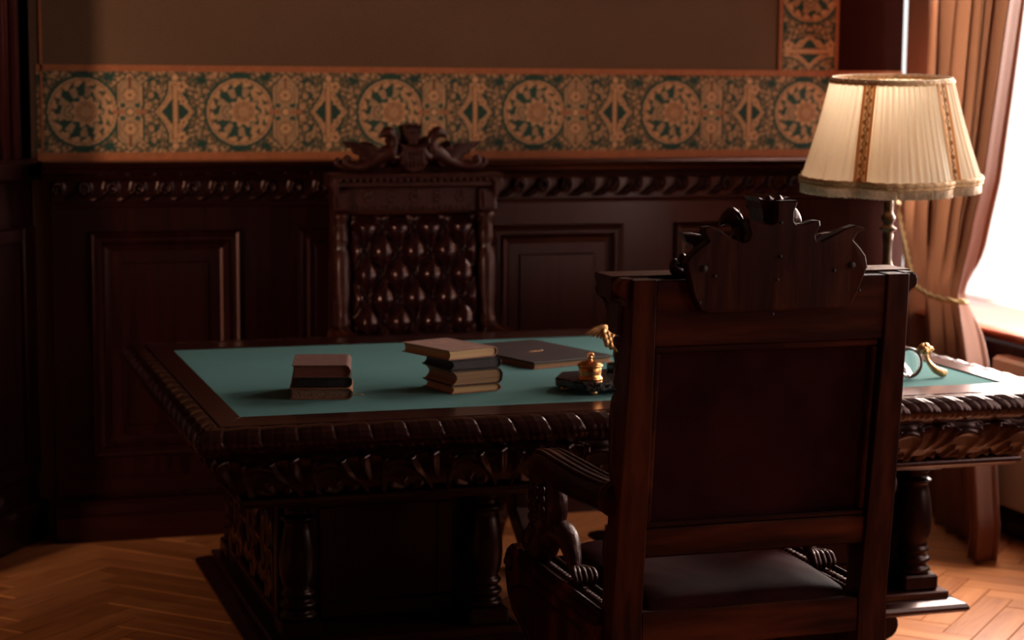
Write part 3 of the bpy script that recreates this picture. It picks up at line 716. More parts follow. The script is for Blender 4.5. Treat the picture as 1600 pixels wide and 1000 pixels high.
def pedestal(cx, out):
    p = bpy.data.objects.new('pedestal', None); COL.objects.link(p); p.parent = desk; p.location = (cx, 0, 0)
    w_ = .262; pw = .305; yn, yb = -.487, .487; y_ = .368
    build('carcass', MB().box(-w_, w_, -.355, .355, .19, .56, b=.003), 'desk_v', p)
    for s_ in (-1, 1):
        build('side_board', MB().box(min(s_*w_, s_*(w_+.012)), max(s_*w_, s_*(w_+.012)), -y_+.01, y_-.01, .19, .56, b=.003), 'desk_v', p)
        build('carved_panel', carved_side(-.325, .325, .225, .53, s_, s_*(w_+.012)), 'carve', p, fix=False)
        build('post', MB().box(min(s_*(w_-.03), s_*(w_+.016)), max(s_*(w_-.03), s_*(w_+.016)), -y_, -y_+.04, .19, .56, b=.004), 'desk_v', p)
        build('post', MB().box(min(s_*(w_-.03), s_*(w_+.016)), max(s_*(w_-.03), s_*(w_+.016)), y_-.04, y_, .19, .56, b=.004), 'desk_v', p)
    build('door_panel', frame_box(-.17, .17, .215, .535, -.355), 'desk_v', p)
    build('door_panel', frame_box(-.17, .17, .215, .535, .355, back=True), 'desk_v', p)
    build('slab', MB().box(-pw-.004, pw+.004, yn-.006, yb+.006, .176, .197, b=.003), 'desk_x', p)
    pl = MB()
    L_ = [(-.0,.178),(.010,.176),(.030,.168),(.036,.160),(.036,.152),(.030,.146),(-.01,.144)]
    vs = []; n = 4
    for o_, z in L_:
        a, b_ = pw+.008+o_, .496+o_; vs += [(-a,-b_,z),(a,-b_,z),(a,b_,z),(-a,b_,z)]
    fs = [(i*4+k, i*4+(k+1)%4, i*4+4+(k+1)%4, i*4+4+k) for i in range(len(L_)-1) for k in range(4)]+[(0,1,2,3), tuple(range(len(vs)-4, len(vs)))[::-1]]
    build('plinth_molding', pl.add(vs, fs), 'desk_x', p)
    build('cap_board', MB().box(-pw-.02, pw+.02, yn-.02, yb+.02, .543, .561, b=.003), 'desk_x', p)
    first = None
    for sy, y in ((-1, -.425), (1, .425)):
        for x in (-.236, .236):
            if first is None:
                m = MB().lathe(col_prof(), 28); cc = build('column', m, 'desk_v', p, loc=(x, y, .238)); first = cc
                bl = build('base_block', MB().box(-.05, .05, -.05, .05, .197, .238, b=.005), 'desk_v', p, loc=(x, y, 0))
                cp = build('capital', MB().box(-.052, .052, -.052, .052, .523, .545, b=.004).box(-.046, .046, -.046, .046, .535, .543), 'desk_v', p, loc=(x, y, 0)); cap0 = cp
            else:
                inst(first, p, (x, y, .238)); inst(bl, p, (x, y, 0)); inst(cap0, p, (x, y, 0))
    for sx in (-1, 1):
        for y0 in (-.47, .38):
            build('scroll_foot', MB().prism(scroll_pts(.14, .146, 1), y0, y0+.09, 'y', bev=.004), 'desk_v', p, loc=(.035*sx, 0, 0), rot=None).scale = (sx, 1, 1)
def frame_box(x0, x1, z0, z1, y, back=False):
    s_ = 1 if back else -1; m = MB()
    def bx(a, b, c, d_, t): m.box(a, b, min(y, y+s_*t), max(y, y+s_*t), c, d_, b=.003)
    bx(x0, x1, z0, z1, .006); bx(x0, x1, z0, z0+.04, .016); bx(x0, x1, z1-.04, z1, .016); bx(x0, x0+.04, z0+.04, z1-.04, .016); bx(x1-.04, x1, z0+.04, z1-.04, .016)
    return m
pedestal(-.6, -1); pedestal(.6, 1)
build('modesty_panel', MB().box(-.30, .30, .33, .35, .42, .56), 'desk_x', desk)

# ================================================================== THE ARMCHAIRS
def rake(m):
    m.v = [(x, y+.07*(1-min(1, max(0, (z-.5)/.67)))**1.25, z) for x, y, z in m.v]; return m
CREST = [(1093.6,490),(1317.7,480.5),(1329,460),(1342,424),(1345,415),(1342,399),(1332,386),(1321,375),(1327,365),(1340,359),(1335,354),(1324,352),(1308,357),(1295,364),(1279,372),(1268,378),(1262,377),(1260,368),(1268,354),(1266.5,346),(1257,346),(1241,351),(1230,352),(1226,348),(1226.5,332),(1231,319),(1230,315.6),(1201,317),(1198,322),(1199,338),(1198,349),(1190,353),(1177,351),(1164,347),(1154.5,344),(1153,352),(1158,367),(1154.5,378),(1145,381),(1129,375),(1113,364),(1097,357),(1087,359),(1086,367),(1094,380),(1081,389),(1066,402),(1060,413),(1065,434),(1074,466),(1084,485)]
def crest_pts():
    # proportions of the fretted board measured as fractions of its width, in metres about its middle
    x0, x1 = 1050, 1350; out = []
    for px, py in CREST:
        x = (px-1205)/742*.99; z = 1.189-(py-418)*.00126-(px-1205)*.00004
        out.append((x, z))
    return out
def skin_tube(pts, rads, seg=12, sub=4, flat=1.0):
    """smooth tube through control points (Catmull-Rom)"""
    P = [Vector(p) for p in pts]; out = []; rr = []
    for i in range(len(P)-1):
        p0, p1, p2, p3 = P[max(i-1,0)], P[i], P[i+1], P[min(i+2,len(P)-1)]
        for k in range(sub):
            t = k/sub; out.append(.5*((2*p1)+(p2-p0)*t+(2*p0-5*p1+4*p2-p3)*t*t+(3*p1-p0-3*p2+p3)*t**3)); rr.append(rads[i]+(rads[i+1]-rads[i])*t)
    out.append(P[-1]); rr.append(rads[-1])
    return out, rr
def stube(m, pts, rads, seg=12, sub=5, flat=1.0):
    p, r_ = skin_tube(pts, rads, seg, sub); m.tube(p, r_, seg, flat=flat); return m
def griffin(s):
    """winged griffin lying on the cornice beside the crown, s=-1 left / +1 right (seen from the front), all solid relief"""
    m = MB()
    X = lambda v: s*v
    # chest, belly, coiled tail
    stube(m, [(X(.055),.055,1.215),(X(.075),.06,1.235),(X(.10),.06,1.23),(X(.14),.055,1.208),(X(.185),.058,1.192),(X(.222),.062,1.190),(X(.248),.062,1.203),(X(.240),.064,1.220),(X(.225),.066,1.212)], [.022,.028,.026,.020,.015,.013,.011,.009,.006], 12)
    # neck and head, beak towards the outside, crest of feathers
    stube(m, [(X(.078),.062,1.235),(X(.068),.066,1.262),(X(.074),.07,1.285),(X(.092),.072,1.297),(X(.112),.074,1.291),(X(.122),.074,1.281)], [.026,.021,.019,.020,.012,.004], 12)
    m.ball((X(.098),.083,1.299), .006, 8, 6)
    for k in range(5): 
        a = .3+k*.42; m.add(*spike((X(.082-.012*math.cos(a)),.07,1.288+.012*math.sin(a)), (X(.082-.034*math.cos(a)),.068,1.288+.028*math.sin(a)), .006))
    # wing: a solid blade swept up and out, with ridged feathers laid over it
    W = [(.085,1.240),(.110,1.238),(.140,1.252),(.165,1.262),(.205,1.265),(.254,1.270),(.238,1.250),(.222,1.246),(.212,1.230),(.196,1.226),(.184,1.211),(.166,1.207),(.150,1.194),(.110,1.188),(.088,1.205)]
    m.prism([(X(p[0]), p[1]) for p in W], .040, .062, 'y', bev=.003)
    for k in range(7):
        t = k/6; x1, z1 = .246-.085*t, 1.268-.062*t
        stube(m, [(X(.098),.066,1.230-.004*k),(X(.098+(x1-.098)*.5),.069,(1.230-.004*k)*.5+z1*.5+.006*(1-t)),(X(x1),.062,z1)], [.006,.0065,.002], 8, 4, flat=.6)
    for k in range(4): m.ball((X(.100+.013*k),.070,1.236+.004*k), .008, 8, 6, sc=(1.2,.6,1))
    # foreleg onto the shield
    stube(m, [(X(.07),.07,1.225),(X(.05),.085,1.222),(X(.035),.085,1.245),(X(.026),.08,1.25)], [.013,.011,.009,.010], 10)
    # leaf scroll at the end
    stube(m, [(X(.20),.05,1.185),(X(.245),.05,1.188),(X(.275),.05,1.200),(X(.27),.05,1.213),(X(.258),.05,1.207)], [.012,.012,.010,.008,.004], 10)
    return m
def spike(a, b, r_):
    a, b = Vector(a), Vector(b); d_ = (b-a).normalized(); u = d_.cross(Vector((0,1,0))).normalized(); w_ = d_.cross(u)
    vs = [tuple(a+u*r_), tuple(a+w_*r_), tuple(a-u*r_), tuple(a-w_*r_), tuple(b)]
    return vs, [(0,1,4),(1,2,4),(2,3,4),(3,0,4),(3,2,1,0)]
def tufted(w_, z0, z1, y0, depth):
    nu_, nv_ = 130, 150; P = []; a, c = .118, .146; cols = w_
    for i in range(nu_):
        row = []
        for j in range(nv_):
            x = -w_/2+w_*i/(nu_-1); z = z0+(z1-z0)*j/(nv_-1)
            u = x/a + (z-z1+.04)/c; v = x/a - (z-z1+.04)/c
            du = abs(((u+.5) % 1)-.5)*2; dv = abs(((v+.5) % 1)-.5)*2     # 0 on seams
            tuft = (1-(1-du)**2.6)*(1-(1-dv)**2.6)
            ridge = min(1, (du*dv)*3)
            h_ = depth*(.25+.75*tuft**.75)
            ed = min(x+w_/2, w_/2-x, z-z0, z1-z); h_ *= min(1, max(0, ed/.035))**.45
            wr_ = .0012*math.sin(z*210+x*90)*(1-ridge)
            row.append((x, y0+h_+wr_, z))
        P.append(row)
    btn = []
    for i in range(-6, 7):
        for j in range(-14, 3):
            # seams cross where u and v are both integers
            x = (i)*a/2; z = z1-.04+j*c/2
            if (i+j) % 2 == 0 and abs(x) < w_/2-.03 and z0+.03 < z < z1-.03: btn.append((x, z))
    return MB().grid(P), btn
def armchair(name, label, loc, rz, group=None):
    t = thing(name, label, 'armchair', loc, rz, group)
    def part(n, m, mat, label=None, par=None, rk=True):
        o = build(n, rake(m) if rk else m, mat, par or t)
        if label: o['label'] = label
        return o
    for s in (-1, 1):
        # rear posts: straight square timber from floor to top
        pts = []
        m = MB(); n = 15
        for i in range(n):
            z = 1.168*i/(n-1); f_ = 1-min(1, max(0, (z-.4)/.77)); xo = .292+.010*f_; xi = .243-.008*f_
            a, b_ = sorted((s*xi, s*xo)); pts.append([(a,0,z),(b_,0,z),(b_,.062,z),(a,.062,z)])
        vs = [p for r_ in pts for p in r_]; fs = [(i*4+k, i*4+(k+1)%4, i*4+4+(k+1)%4, i*4+4+k) for i in range(n-1) for k in range(4)]+[(3,2,1,0), tuple(range(n*4-4, n*4))]
        o = part('post', m.add(vs, fs), 'chair_v'); bv = o.modifiers.new('bevel', 'BEVEL'); bv.width = .003; bv.segments = 2; bv.limit_method = 'ANGLE'
        # scrolled ear of the cornice at the end of the top rail
        ear = [(.286,1.170),(.306,1.170),(.314,1.166),(.318,1.156),(.317,1.146),(.312,1.138),(.305,1.134),(.299,1.126),(.297,1.115),(.286,1.110)]
        part('ear', MB().prism([(s*p[0], p[1]) for p in ear], .012, .135, 'y', bev=.004), 'chair_v')
        part('ear_molding', MB().prism([(s*p[0], p[1]-.014) for p in ear], .135, .142, 'y', bev=.002), 'chair_carve')
        # carved front of the post: term figure with capital, turned body and base
        cp = [(.020,.0),(.026,.02),(.030,.05),(.030,.09),(.022,.11),(.020,.13),(.027,.145),(.027,.155),(.022,.165),(.024,.19),(.028,.24),(.030,.30),(.031,.34),(.026,.37),(.021,.385),(.027,.40),(.029,.42),(.024,.445),(.020,.46),(.030,.475),(.032,.49)]
        part('carved_term', MB().lathe(cp, 24, s*.268, .072, .56, rf=lambda a, z: 1+.10*math.sin(8*a)*math.cos(z*42)+.05*math.sin(z*190)), 'chair_carve')
        part('capital_block', MB().box(s*.268-.032, s*.268+.032, .05, .112, 1.055, 1.125, b=.005).prism([(s*.268-.018,1.065),(s*.268+.018,1.065),(s*.268+.022,1.115),(s*.268-.022,1.115)], .112, .122, 'y', bev=.003), 'chair_carve')
    # top rail with rear boards, cornice with dentils
    part('top_rail', MB().box(-.243, .243, .004, .055, 1.038, 1.166, b=.003), 'chair_x')
    cor = [(.05,1.128),(.118,1.128),(.124,1.134),(.124,1.146),(.130,1.150),(.142,1.156),(.146,1.166),(.140,1.172),(.05,1.172)]
    part('cornice', MB().prism(cor, -.318, .318, 'x'), 'chair_carve')
    dn = MB()
    for k in range(26): x = -.305+.61*k/25; dn.ball((x,.138,1.152), .008, 8, 6)
    part('dentil_row', dn, 'chair_carve')
    fr = MB().box(-.236, .236, .05, .085, 1.052, 1.128, b=.003)
    for k in range(5): 
        x = -.17+.085*k
        for q in range(6): a = q*PI/3; fr.ball((x+.012*math.cos(a), .087, 1.098+.012*math.sin(a)), .008, 8, 5, sc=(1,.6,1))
        fr.ball((x,.090,1.098), .006, 8, 5)
    for k in range(22): fr.ball((-.225+.45*k/21,.086,1.064), .007, 8, 5)
    part('rosette_rail', fr, 'chair_carve')
    # panel surround and rails seen from behind
    part('lower_rail', MB().box(-.243, .243, .008, .055, .612, .672, b=.004), 'chair_x')
    sm = MB()
    for x0, x1, z0, z1 in ((-.238,.238,.672,.684),(-.238,.238,1.024,1.038),(-.238,-.226,.684,1.024),(.226,.238,.684,1.024)): sm.box(x0, x1, .012, .040, z0, z1, b=.003)
    part('panel_bead', sm, 'chair_x')
    part('back_panel', MB().box(-.228, .228, .026, .05, .680, 1.03), 'leather_flat', 'plain leather back panel')
    g_, btn = tufted(.470, .60, 1.045, .055, .062)
    part('tufted_back', g_, 'leather', 'deep buttoned leather back rest')
    bb = MB()
    for x, z in btn: bb.ball((x, .078, z), .007, 10, 6, sc=(1,.6,1))
    ob = part('buttons', bb, 'button'); ob['kind'] = 'stuff'
    # crest
    cb = part('crest_board', MB().prism(crest_pts(), -.022, .006, 'y', bev=.003), 'chair_v', 'fretted crest board bolted to the back')
    for x, z in ((-.135,1.175),(.115,1.18),(-.165,1.125),(.17,1.14),(.0,1.21),(-.005,1.165),(-.012,1.098),(.0,1.275)):
        part('screw', MB().lathe([(.0035,0),(.0035,.0015)], 10, xf=Matrix.Translation((x,-.0235,z)) @ Matrix.Rotation(-PI/2,4,'X')), 'dark_hole', par=cb)
    for x in (-.158, .152): part('plug', MB().lathe([(.007,0),(.007,.002)], 14, xf=Matrix.Translation((x,-.0245,1.19)) @ Matrix.Rotation(-PI/2,4,'X')), 'dark_hole', par=cb)
    for s in (-1, 1): part('griffin_carving', griffin(s), 'chair_carve')
    # shield and crown in the middle
    sh = MB().prism([(-.045,1.245),(-.048,1.20),(-.03,1.178),(0,1.168),(.03,1.178),(.048,1.20),(.045,1.245),(.052,1.262),(0,1.252),(-.052,1.262)], .03, .095, 'y', bev=.007)
    for k in range(5): sh.tube([(-.03+.015*k,.094,1.19),(-.03+.015*k,.097,1.24)], .004, 6)
    part('shield_carving', sh, 'chair_carve')
    cr = MB().prism([(-.016,1.255),(-.020,1.275),(-.028,1.312),(-.034,1.322),(-.020,1.318),(-.012,1.326),(0,1.319),(.012,1.326),(.020,1.318),(.034,1.322),(.028,1.312),(.020,1.275),(.016,1.255)], .006, .085, 'y', bev=.006)
    for k in range(4): cr.ball((-.021+.014*k,.085,1.30), .006, 8, 5)
    part('crown_carving', cr, 'chair_carve')
    # seat
    zs = .468
    seat = MB(); nx_, ny_ = 44, 44; P = []
    for i in range(nx_):
        row = []
        for j in range(ny_):
            u, v = i/(nx_-1)*2-1, j/(ny_-1)*2-1; x = .232*u*(1-.02*abs(v)); y = .34+.265*v*(1-.02*abs(u))
            e = max(0, 1-abs(u)**5)*max(0, 1-abs(v)**5); z = .488+.056*e**.38-.012*math.exp(-(u*u+v*v)*1.6)+.0015*math.sin(u*19+v*11)*math.exp(-((1-abs(u))*4))
            row.append((x, y, z))
        P.append(row)
    seat.grid(P); seat.box(-.228, .228, .08, .60, .44, .490)
    part('seat_cushion', seat, 'leather_flat', 'worn dark leather seat', rk=False)
    part('seat_rail', MB().box(-.238, .238, .072, .115, .425, .500, b=.004), 'chair_x', rk=False)
    part('seat_rail', MB().box(-.27, .27, .585, .625, .41, .485, b=.006), 'chair_x', rk=False)
    part('stretcher', MB().tube([(-.27,.34,.12),(.27,.34,.12)], .02, 14), 'chair_x', rk=False)
    for s in (-1, 1):
        a, b_ = sorted((s*.240, s*.318))
        # side rail on top, then the curved cheek sweeping down in an S
        m = MB().box(a, b_, .12, .64, .462, .492, b=.006)
        for e_ in (a+.012, b_-.012): m.tube([(e_,.12,.494),(e_,.65,.494)], .0065, 8)
        part('side_rail', m, 'chair_x', rk=False)
        nl = MB()
        for k in range(26): nl.ball(((a+b_)/2, .15+.018*k, .492), .009, 8, 5, sc=(1.3,.8,.7))
        part('rail_carving', nl, 'chair_carve', rk=False)
        out = [(.12,.468),(.60,.468),(.655,.500),(.690,.502),(.718,.488),(.730,.462),(.728,.425),(.710,.385),(.675,.352),(.62,.330),(.56,.312),(.51,.288),(.48,.252),(.475,.212),(.495,.17),(.55,.13),(.62,.095),(.68,.075),(.735,.065),(.765,.045),(.765,.012),(.75,0),(.64,0),(.60,.03),(.50,.07),(.42,.12),(.36,.165),(.28,.12),(.20,.06),(.16,.0),(.07,.0),(.07,.05),(.12,.12),(.20,.19),(.27,.235),(.20,.30),(.14,.38)]
        xs = sorted((s*.262, s*.318)); part('curved_leg', MB().prism(out, xs[0], xs[1], 'x', bev=.006), 'chair_v', rk=False)
        fl_ = MB()
        x_ = s*.318; stube(fl_, [(x_,.16,.44),(x_,.35,.435),(x_,.55,.43),(x_,.665,.405),(x_,.645,.375),(x_,.57,.345),(x_,.47,.30)], [.005]*7, 8, 5)
        fl_.lathe([(.024,0),(.022,.006),(.010,.009),(.006,.014)], 14, xf=Matrix.Translation((s*.316,.692,.462)) @ Matrix.Rotation(s*PI/2,4,'Y'))
        part('leg_carving', fl_, 'chair_carve', rk=False)
        # arm: leaf carved, drooping from the post to a scroll
        am = MB(); xa = s*.285
        stube(am, [(xa,.075,.728),(xa,.16,.722),(xa,.27,.716),(xa,.38,.714),(xa,.48,.716),(xa,.545,.712),(xa,.580,.694),(xa,.578,.672),(xa,.556,.664)], [.036,.034,.035,.036,.036,.033,.026,.018,.011], 20, 6, flat=.95)
        for q in (-.022, -.008, .008, .022):
            stube(am, [(xa+q,.10,.757),(xa+q*1.1,.25,.750),(xa+q*1.1,.40,.749),(xa+q,.52,.747),(xa+q*.8,.570,.722)], [.003,.0042,.0042,.004,.003], 8, 5)
        part('arm', am, 'chair_v', rk=False)
        part('arm_cuff', MB().lathe([(.030,-.012),(.038,-.004),(.038,.006),(.030,.012)], 20, xf=Matrix.Translation((xa,.10,.728)) @ Matrix.Rotation(PI/2,4,'X')), 'chair_carve', rk=False)
        # arm support: seated lion-griffin, scaly breast upright, haunch, one foreleg reaching back along the rail with a clawed ball foot
        gb = MB()
        stube(gb, [(xa,.545,.690),(xa,.540,.645),(xa,.520,.600),(xa,.520,.560),(xa,.545,.530),(xa,.575,.512)], [.030,.036,.034,.032,.036,.030], 16)
        stube(gb, [(xa,.47,.690),(xa,.455,.640),(xa,.470,.590),(xa,.50,.565)], [.020,.024,.022,.020], 12)
        stube(gb, [(xa,.595,.548),(xa,.610,.525),(xa,.60,.502)], [.026,.030,.022], 12)
        for k in range(26):
            a2 = (k % 5-2)*.5; zz = .575+.11*(k//5)/5; rr = .036
            for sd in (-1, 1): gb.ball((xa+sd*rr*math.cos(a2)*.95, .530+rr*math.sin(a2), zz), .0085, 7, 5, sc=(.7,1,1.2))
        part('arm_support', gb, 'chair_carve', rk=False)
        lg = MB()
        stube(lg, [(xa,.50,.560),(xa-s*.006,.455,.578),(xa-s*.010,.415,.575),(xa-s*.012,.385,.545),(xa-s*.012,.368,.518),(xa-s*.012,.340,.508)], [.030,.030,.026,.019,.013,.015], 14)
        for k in range(5):
            a3 = (k-2)*.5; x_ = xa-s*.012
            stube(lg, [(x_+.011*math.sin(a3),.345,.527),(x_+.024*math.sin(a3),.318,.527),(x_+.026*math.sin(a3),.300,.512),(x_+.018*math.sin(a3),.303,.499)], [.007,.0075,.006,.003], 8, 4)
        lg.ball((xa-s*.012,.322,.512), .0165, 12, 8)
        part('claw_foot', lg, 'chair_carve', rk=False)
    return t
ch1 = armchair('armchair', 'dark carved armchair seen from behind, nearest the camera', (1.611, 3.45, 0), 0)
ch2 = copy_tree(ch1); ch2['label'] = 'carved armchair behind the desk with buttoned oxblood leather back'; ch2['category'] = 'armchair'
for c_ in list(COL.objects):
    if c_.parent == ch1 and c_.name.split('.')[0] == 'griffin_carving': c_.scale = (.70, 1, 1); c_.location.z = -.016
ch2.location = (1.612, 6.315, 0); ch2.rotation_euler = (0, 0, PI); ch2.scale = (.915, .90, 1.052)
for c_ in list(COL.objects):
    if c_.parent == ch2 and c_.name.split('.')[0] in ('arm', 'arm_cuff', 'arm_support'): c_.scale = (1, 1, .92)

# ================================================================== THINGS ON THE DESK
ZD = .7640
def book(label, loc, rz, w_, l_, h_, cover, pages, wear=False, curve=.010, group=None):
    """closed book lying flat: spine along +x side, width w_ (x), length l_ (y), thickness h_"""
    t = thing('book', label, 'book', loc, rz, group); c = .0024
    m = MB()
    # covers and rounded spine as one binding
    sp = [(w_-.012,0)]+[(w_-.010+.013*math.sin(a), h_/2-h_/2*math.cos(a)) for a in np.linspace(0.15, PI-.15, 9)]+[(w_-.012,h_)]
    inn = [(w_-.012,h_-c)]+[(w_-.010+.0105*math.sin(a), h_/2-(h_/2-c)*math.cos(a)) for a in np.linspace(PI-.25, .25, 9)]+[(w_-.012,c)]
    m.prism(sp+inn, 0, l_, 'y')
    m.box(0, w_-.010, 0, l_, 0, c, b=.0006).box(0, w_-.010, 0, l_, h_-c, h_, b=.0006)
    if wear:
        m.v = [(x+random.uniform(-.0007,.0007), y+random.uniform(-.0009,.0009), z) for x, y, z in m.v]
    build('cover', m, cover, t)
    p = MB(); e = .004; nf = 8; rows = []
    prof = [(e+curve*math.sin(PI*k/nf)*.9, c+(h_-2*c)*k/nf) for k in range(nf+1)]+[(w_-.006+.006*math.sin(PI*k/6), h_-c-(h_-2*c)*k/6) for k in range(7)]
    p.prism(prof, e, l_-e, 'y'); build('pages', p, pages, t)
    bb = MB(); bb.box(w_-.022, w_-.0205, .002, l_-.002, h_-.0003, h_+.0003)
    build('joint', bb, cover, t)
    return t
# left stack of three; near left corner of the base at (.90,4.661)
r1 = math.radians(-13)
z = ZD
hs = [.028, .026, .034]
b1 = book('worn tan speckled book, bottom of the stack of three on the left', (.893, 4.664, z), r1, .150, .19, .028, 'cover_rust', 'pages_speck', True, .003)
b2 = book('black worn book in the middle of the stack of three on the left', (.900, 4.667, z+.0283), r1+.01, .144, .19, .0265, 'cover_dark', 'pages_dark', True, .003)
b3 = book('reddish brown book with red page edges topping the left stack of three', (.897, 4.652, z+.0551), r1-.01, .139, .195, .031, 'cover_brown', 'pages_red', False, .002)
rb = MB().tube([(.146,.06,.0),(.160,.068,.0015),(.172,.062,.001),(.180,.066,.001)], .0008, 5)
build('ribbon', rb, 'cord', b1)['label'] = 'loose thread from the binding'
# right stack of four
r2 = math.radians(12)
k1 = book('thin tan book at the bottom of the stack of four', (1.296, 4.640, z), r2, .137, .155, .0195, 'cover_rust', 'pages_gold', False, .005)
k2 = book('thick worn book with tan concave page edges, second from bottom of the stack of four', (1.296, 4.636, z+.0197), r2+.01, .141, .16, .0385, 'cover_dark', 'pages_tan', True, .014)
k3 = book('thin black marbled book under the top book of the stack of four', (1.293, 4.640, z+.0584), r2, .141, .158, .0265, 'cover_dark', 'pages_dark', True, .008)
k4 = book('pinkish tan cloth book topping the stack of four', (1.287, 4.636, z+.0852), r2+.16, .150, .200, .0250, 'cover_tan', 'pages_gold', False, .004)

# portfolio
t = thing('portfolio', 'dark brown leather portfolio with small gold emblem behind the stack of four books', 'portfolio', (1.622, 4.985, ZD), math.radians(17))
build('papers', MB().box(.006, .262, .005, .385, .003, .013), 'pages_tan', t)
build('back_cover', MB().box(0, .268, 0, .39, 0, .003, b=.001), 'cover_rust', t)
build('front_cover', MB().box(-.002, .270, -.002, .392, .014, .019, b=.002), 'folio', t)
em = MB()
for k in range(6):
    a = k*PI/3; em.prism([(.13+.004*math.cos(a)*0,.18),(.13+.016*math.cos(a-.25),.18+.014*math.sin(a-.25)),(.13+.020*math.cos(a),.18+.018*math.sin(a)),(.13+.016*math.cos(a+.25),.18+.014*math.sin(a+.25))], .0188, .0194, 'z')
em.tube([(.10,.172,.0192),(.115,.178,.0192),(.145,.176,.0192),(.16,.184,.0192)], .0012, 5)
build('emblem', em, 'gold_stamp', t)['label'] = 'small gold stamped emblem'

# inkstand: marble tray on ball feet, copper inkwell with domed lid, eagle with spread wings
t = thing('inkstand', 'black marble inkstand with copper inkwell and gilt eagle', 'inkstand', (1.63, 4.57, ZD), math.radians(8))
bs = MB().prism([(-.055,.075),(-.06,.06),(-.05,.03),(-.045,0),(-.03,-.035),(0,-.05),(.30,-.05),(.33,-.035),(.345,0),(.35,.03),(.36,.06),(.355,.075),(.30,.15),(0,.15)], .012, .034, 'z', bev=.004)
build('marble_base', bs, 'marble', t)['label'] = 'black marble base with white veins'
for x, y in ((-.035,.06),(-.0,-.03),(.30,-.03),(.335,.06)):
    build('ball_foot', MB().lathe([(.004,0),(.009,.003),(.0105,.007),(.008,.011),(.005,.0135)], 14, x, y, 0), 'gilt', t)
for x in (.008, .29):
    iw = build('inkwell', MB().lathe([(.031,0),(.032,.003),(.030,.007),(.0275,.010),(.0275,.014),(.0285,.018),(.0285,.030),(.0275,.032)], 30, 0, 0, 0, rf=lambda a, z: 1+(.035*math.sin(9*a+z*300) if .012 < z < .031 else 0)), 'copper', t, loc=(x, .005, .034))
    iw['label'] = 'copper inkwell with embossed band'
    build('lid', MB().lathe([(.031,.032),(.0325,.035),(.031,.039),(.026,.042),(.020,.045),(.012,.047),(.006,.048),(.004,.052),(.006,.055),(.0045,.060),(.001,.061)], 30, rf=lambda a, z: 1+(.02*math.sin(14*a) if z < .044 else 0)), 'copper', iw)
    build('ring', MB().tube([(.009*math.cos(a), 0, .060+.007*math.sin(a)) for a in np.linspace(0, 2*PI, 16, endpoint=False)], .0018, 6, closed=True), 'copper', iw)
ex, ey = .146, .094
build('pedestal_block', MB().box(ex-.03, ex+.03, ey-.03, ey+.03, .034, .055, b=.004), 'marble', t)
em = MB(); stube(em, [(ex,ey,.050),(ex,ey,.075),(ex,ey-.005,.105),(ex,ey-.006,.130),(ex-.010,ey-.018,.144),(ex-.022,ey-.028,.140)], [.016,.024,.022,.013,.009,.002], 14)
build('eagle', em, 'lamp_brass', t)
for s in (-1, 1):
    wg = MB()
    for k in range(5):      # long primaries, nearly level, swept to the tip
        stube(wg, [(ex+s*.018, ey-.002*k, .126-.004*k),(ex+s*.050, ey-.002*k, .150-.003*k),(ex+s*(.080-.004*k), ey-.002*k, .147-.004*k),(ex+s*(.110-.011*k), ey-.002*k, .134-.003*k)], [.006,.0075,.006,.0012], 10, 5, flat=.7)
    for r_ in range(3):     # scalloped coverts hanging below the shoulder
        for k in range(4):
            x_ = .060-.013*k-.004*r_; z_ = .138-.013*r_-.013*k*.55
            wg.ball((ex+s*x_, ey-.012-.001*r_, z_), .0095, 10, 7, sc=(.9,.5,1.25))
    build('wing', wg, 'gilt', t)['label'] = 'gilt outspread eagle wing'

# desk magnifier held by a gilt bird-foot figure, and a low dark bell
t = thing('magnifying_glass', 'round magnifying glass propped on a gilt figure at right end of desk', 'magnifier', (2.533, 4.585, ZD))
tl = math.radians(8); R_ = .0385
ring = [(R_*math.cos(a), R_*math.sin(a)*math.sin(tl), .041+R_*math.sin(a)*math.cos(tl)) for a in np.linspace(0, 2*PI, 48, endpoint=False)]
build('rim', MB().tube(ring, .0028, 10, closed=True), 'dark_glass', t)['label'] = 'dark metal rim'
lm = MB().lathe([(.001,-.0025),(.018,-.0022),(.030,-.0014),(.0365,-.0006),(.0365,.0006),(.030,.0014),(.018,.0022),(.001,.0025)], 40, xf=Matrix.Translation((0,0,.041)) @ Matrix.Rotation(PI/2-tl,4,'X'))
build('lens', lm, 'lens', t)
fg = MB()
stube(fg, [(.030,.004,.072),(.044,.004,.078),(.056,.004,.072),(.066,.004,.066)], [.008,.012,.010,.006], 12)
stube(fg, [(.052,.004,.066),(.056,.002,.048),(.064,.0,.034),(.078,-.004,.020),(.096,-.008,.011),(.106,-.01,.008)], [.006,.0055,.007,.010,.011,.006], 12)
for k in range(4): stube(fg, [(.040+.008*k,.004,.080),(.042+.009*k,.004,.088-.004*k),(.047+.009*k,.004,.084-.004*k)], [.005,.005,.003], 8, 3)
for k in range(3): fg.ball((.082+.009*k,-.006-.002*k,.020-.003*k), .008, 10, 7)
for q in ((.040,.004,.080,.010),(.050,.002,.084,.009),(.060,.004,.076,.009),(.035,.004,.070,.008),(.048,.0,.070,.010)): fg.ball(q[:3], q[3], 10, 7)
build('figure', fg, 'gilt', t)['label'] = 'gilt curved figure with a leafy crest'
t = thing('desk_bell', 'low dark polished desk bell behind the magnifying glass', 'bell', (2.553, 4.70, ZD))
build('dome', MB().lathe([(.046,.0),(.047,.004),(.044,.007),(.038,.018),(.028,.028),(.016,.033),(.005,.035)], 30), 'dark_glass', t)
build('button', MB().lathe([(.005,.034),(.004,.040),(.007,.042),(.006,.046),(.001,.047)], 14), 'brass', t)

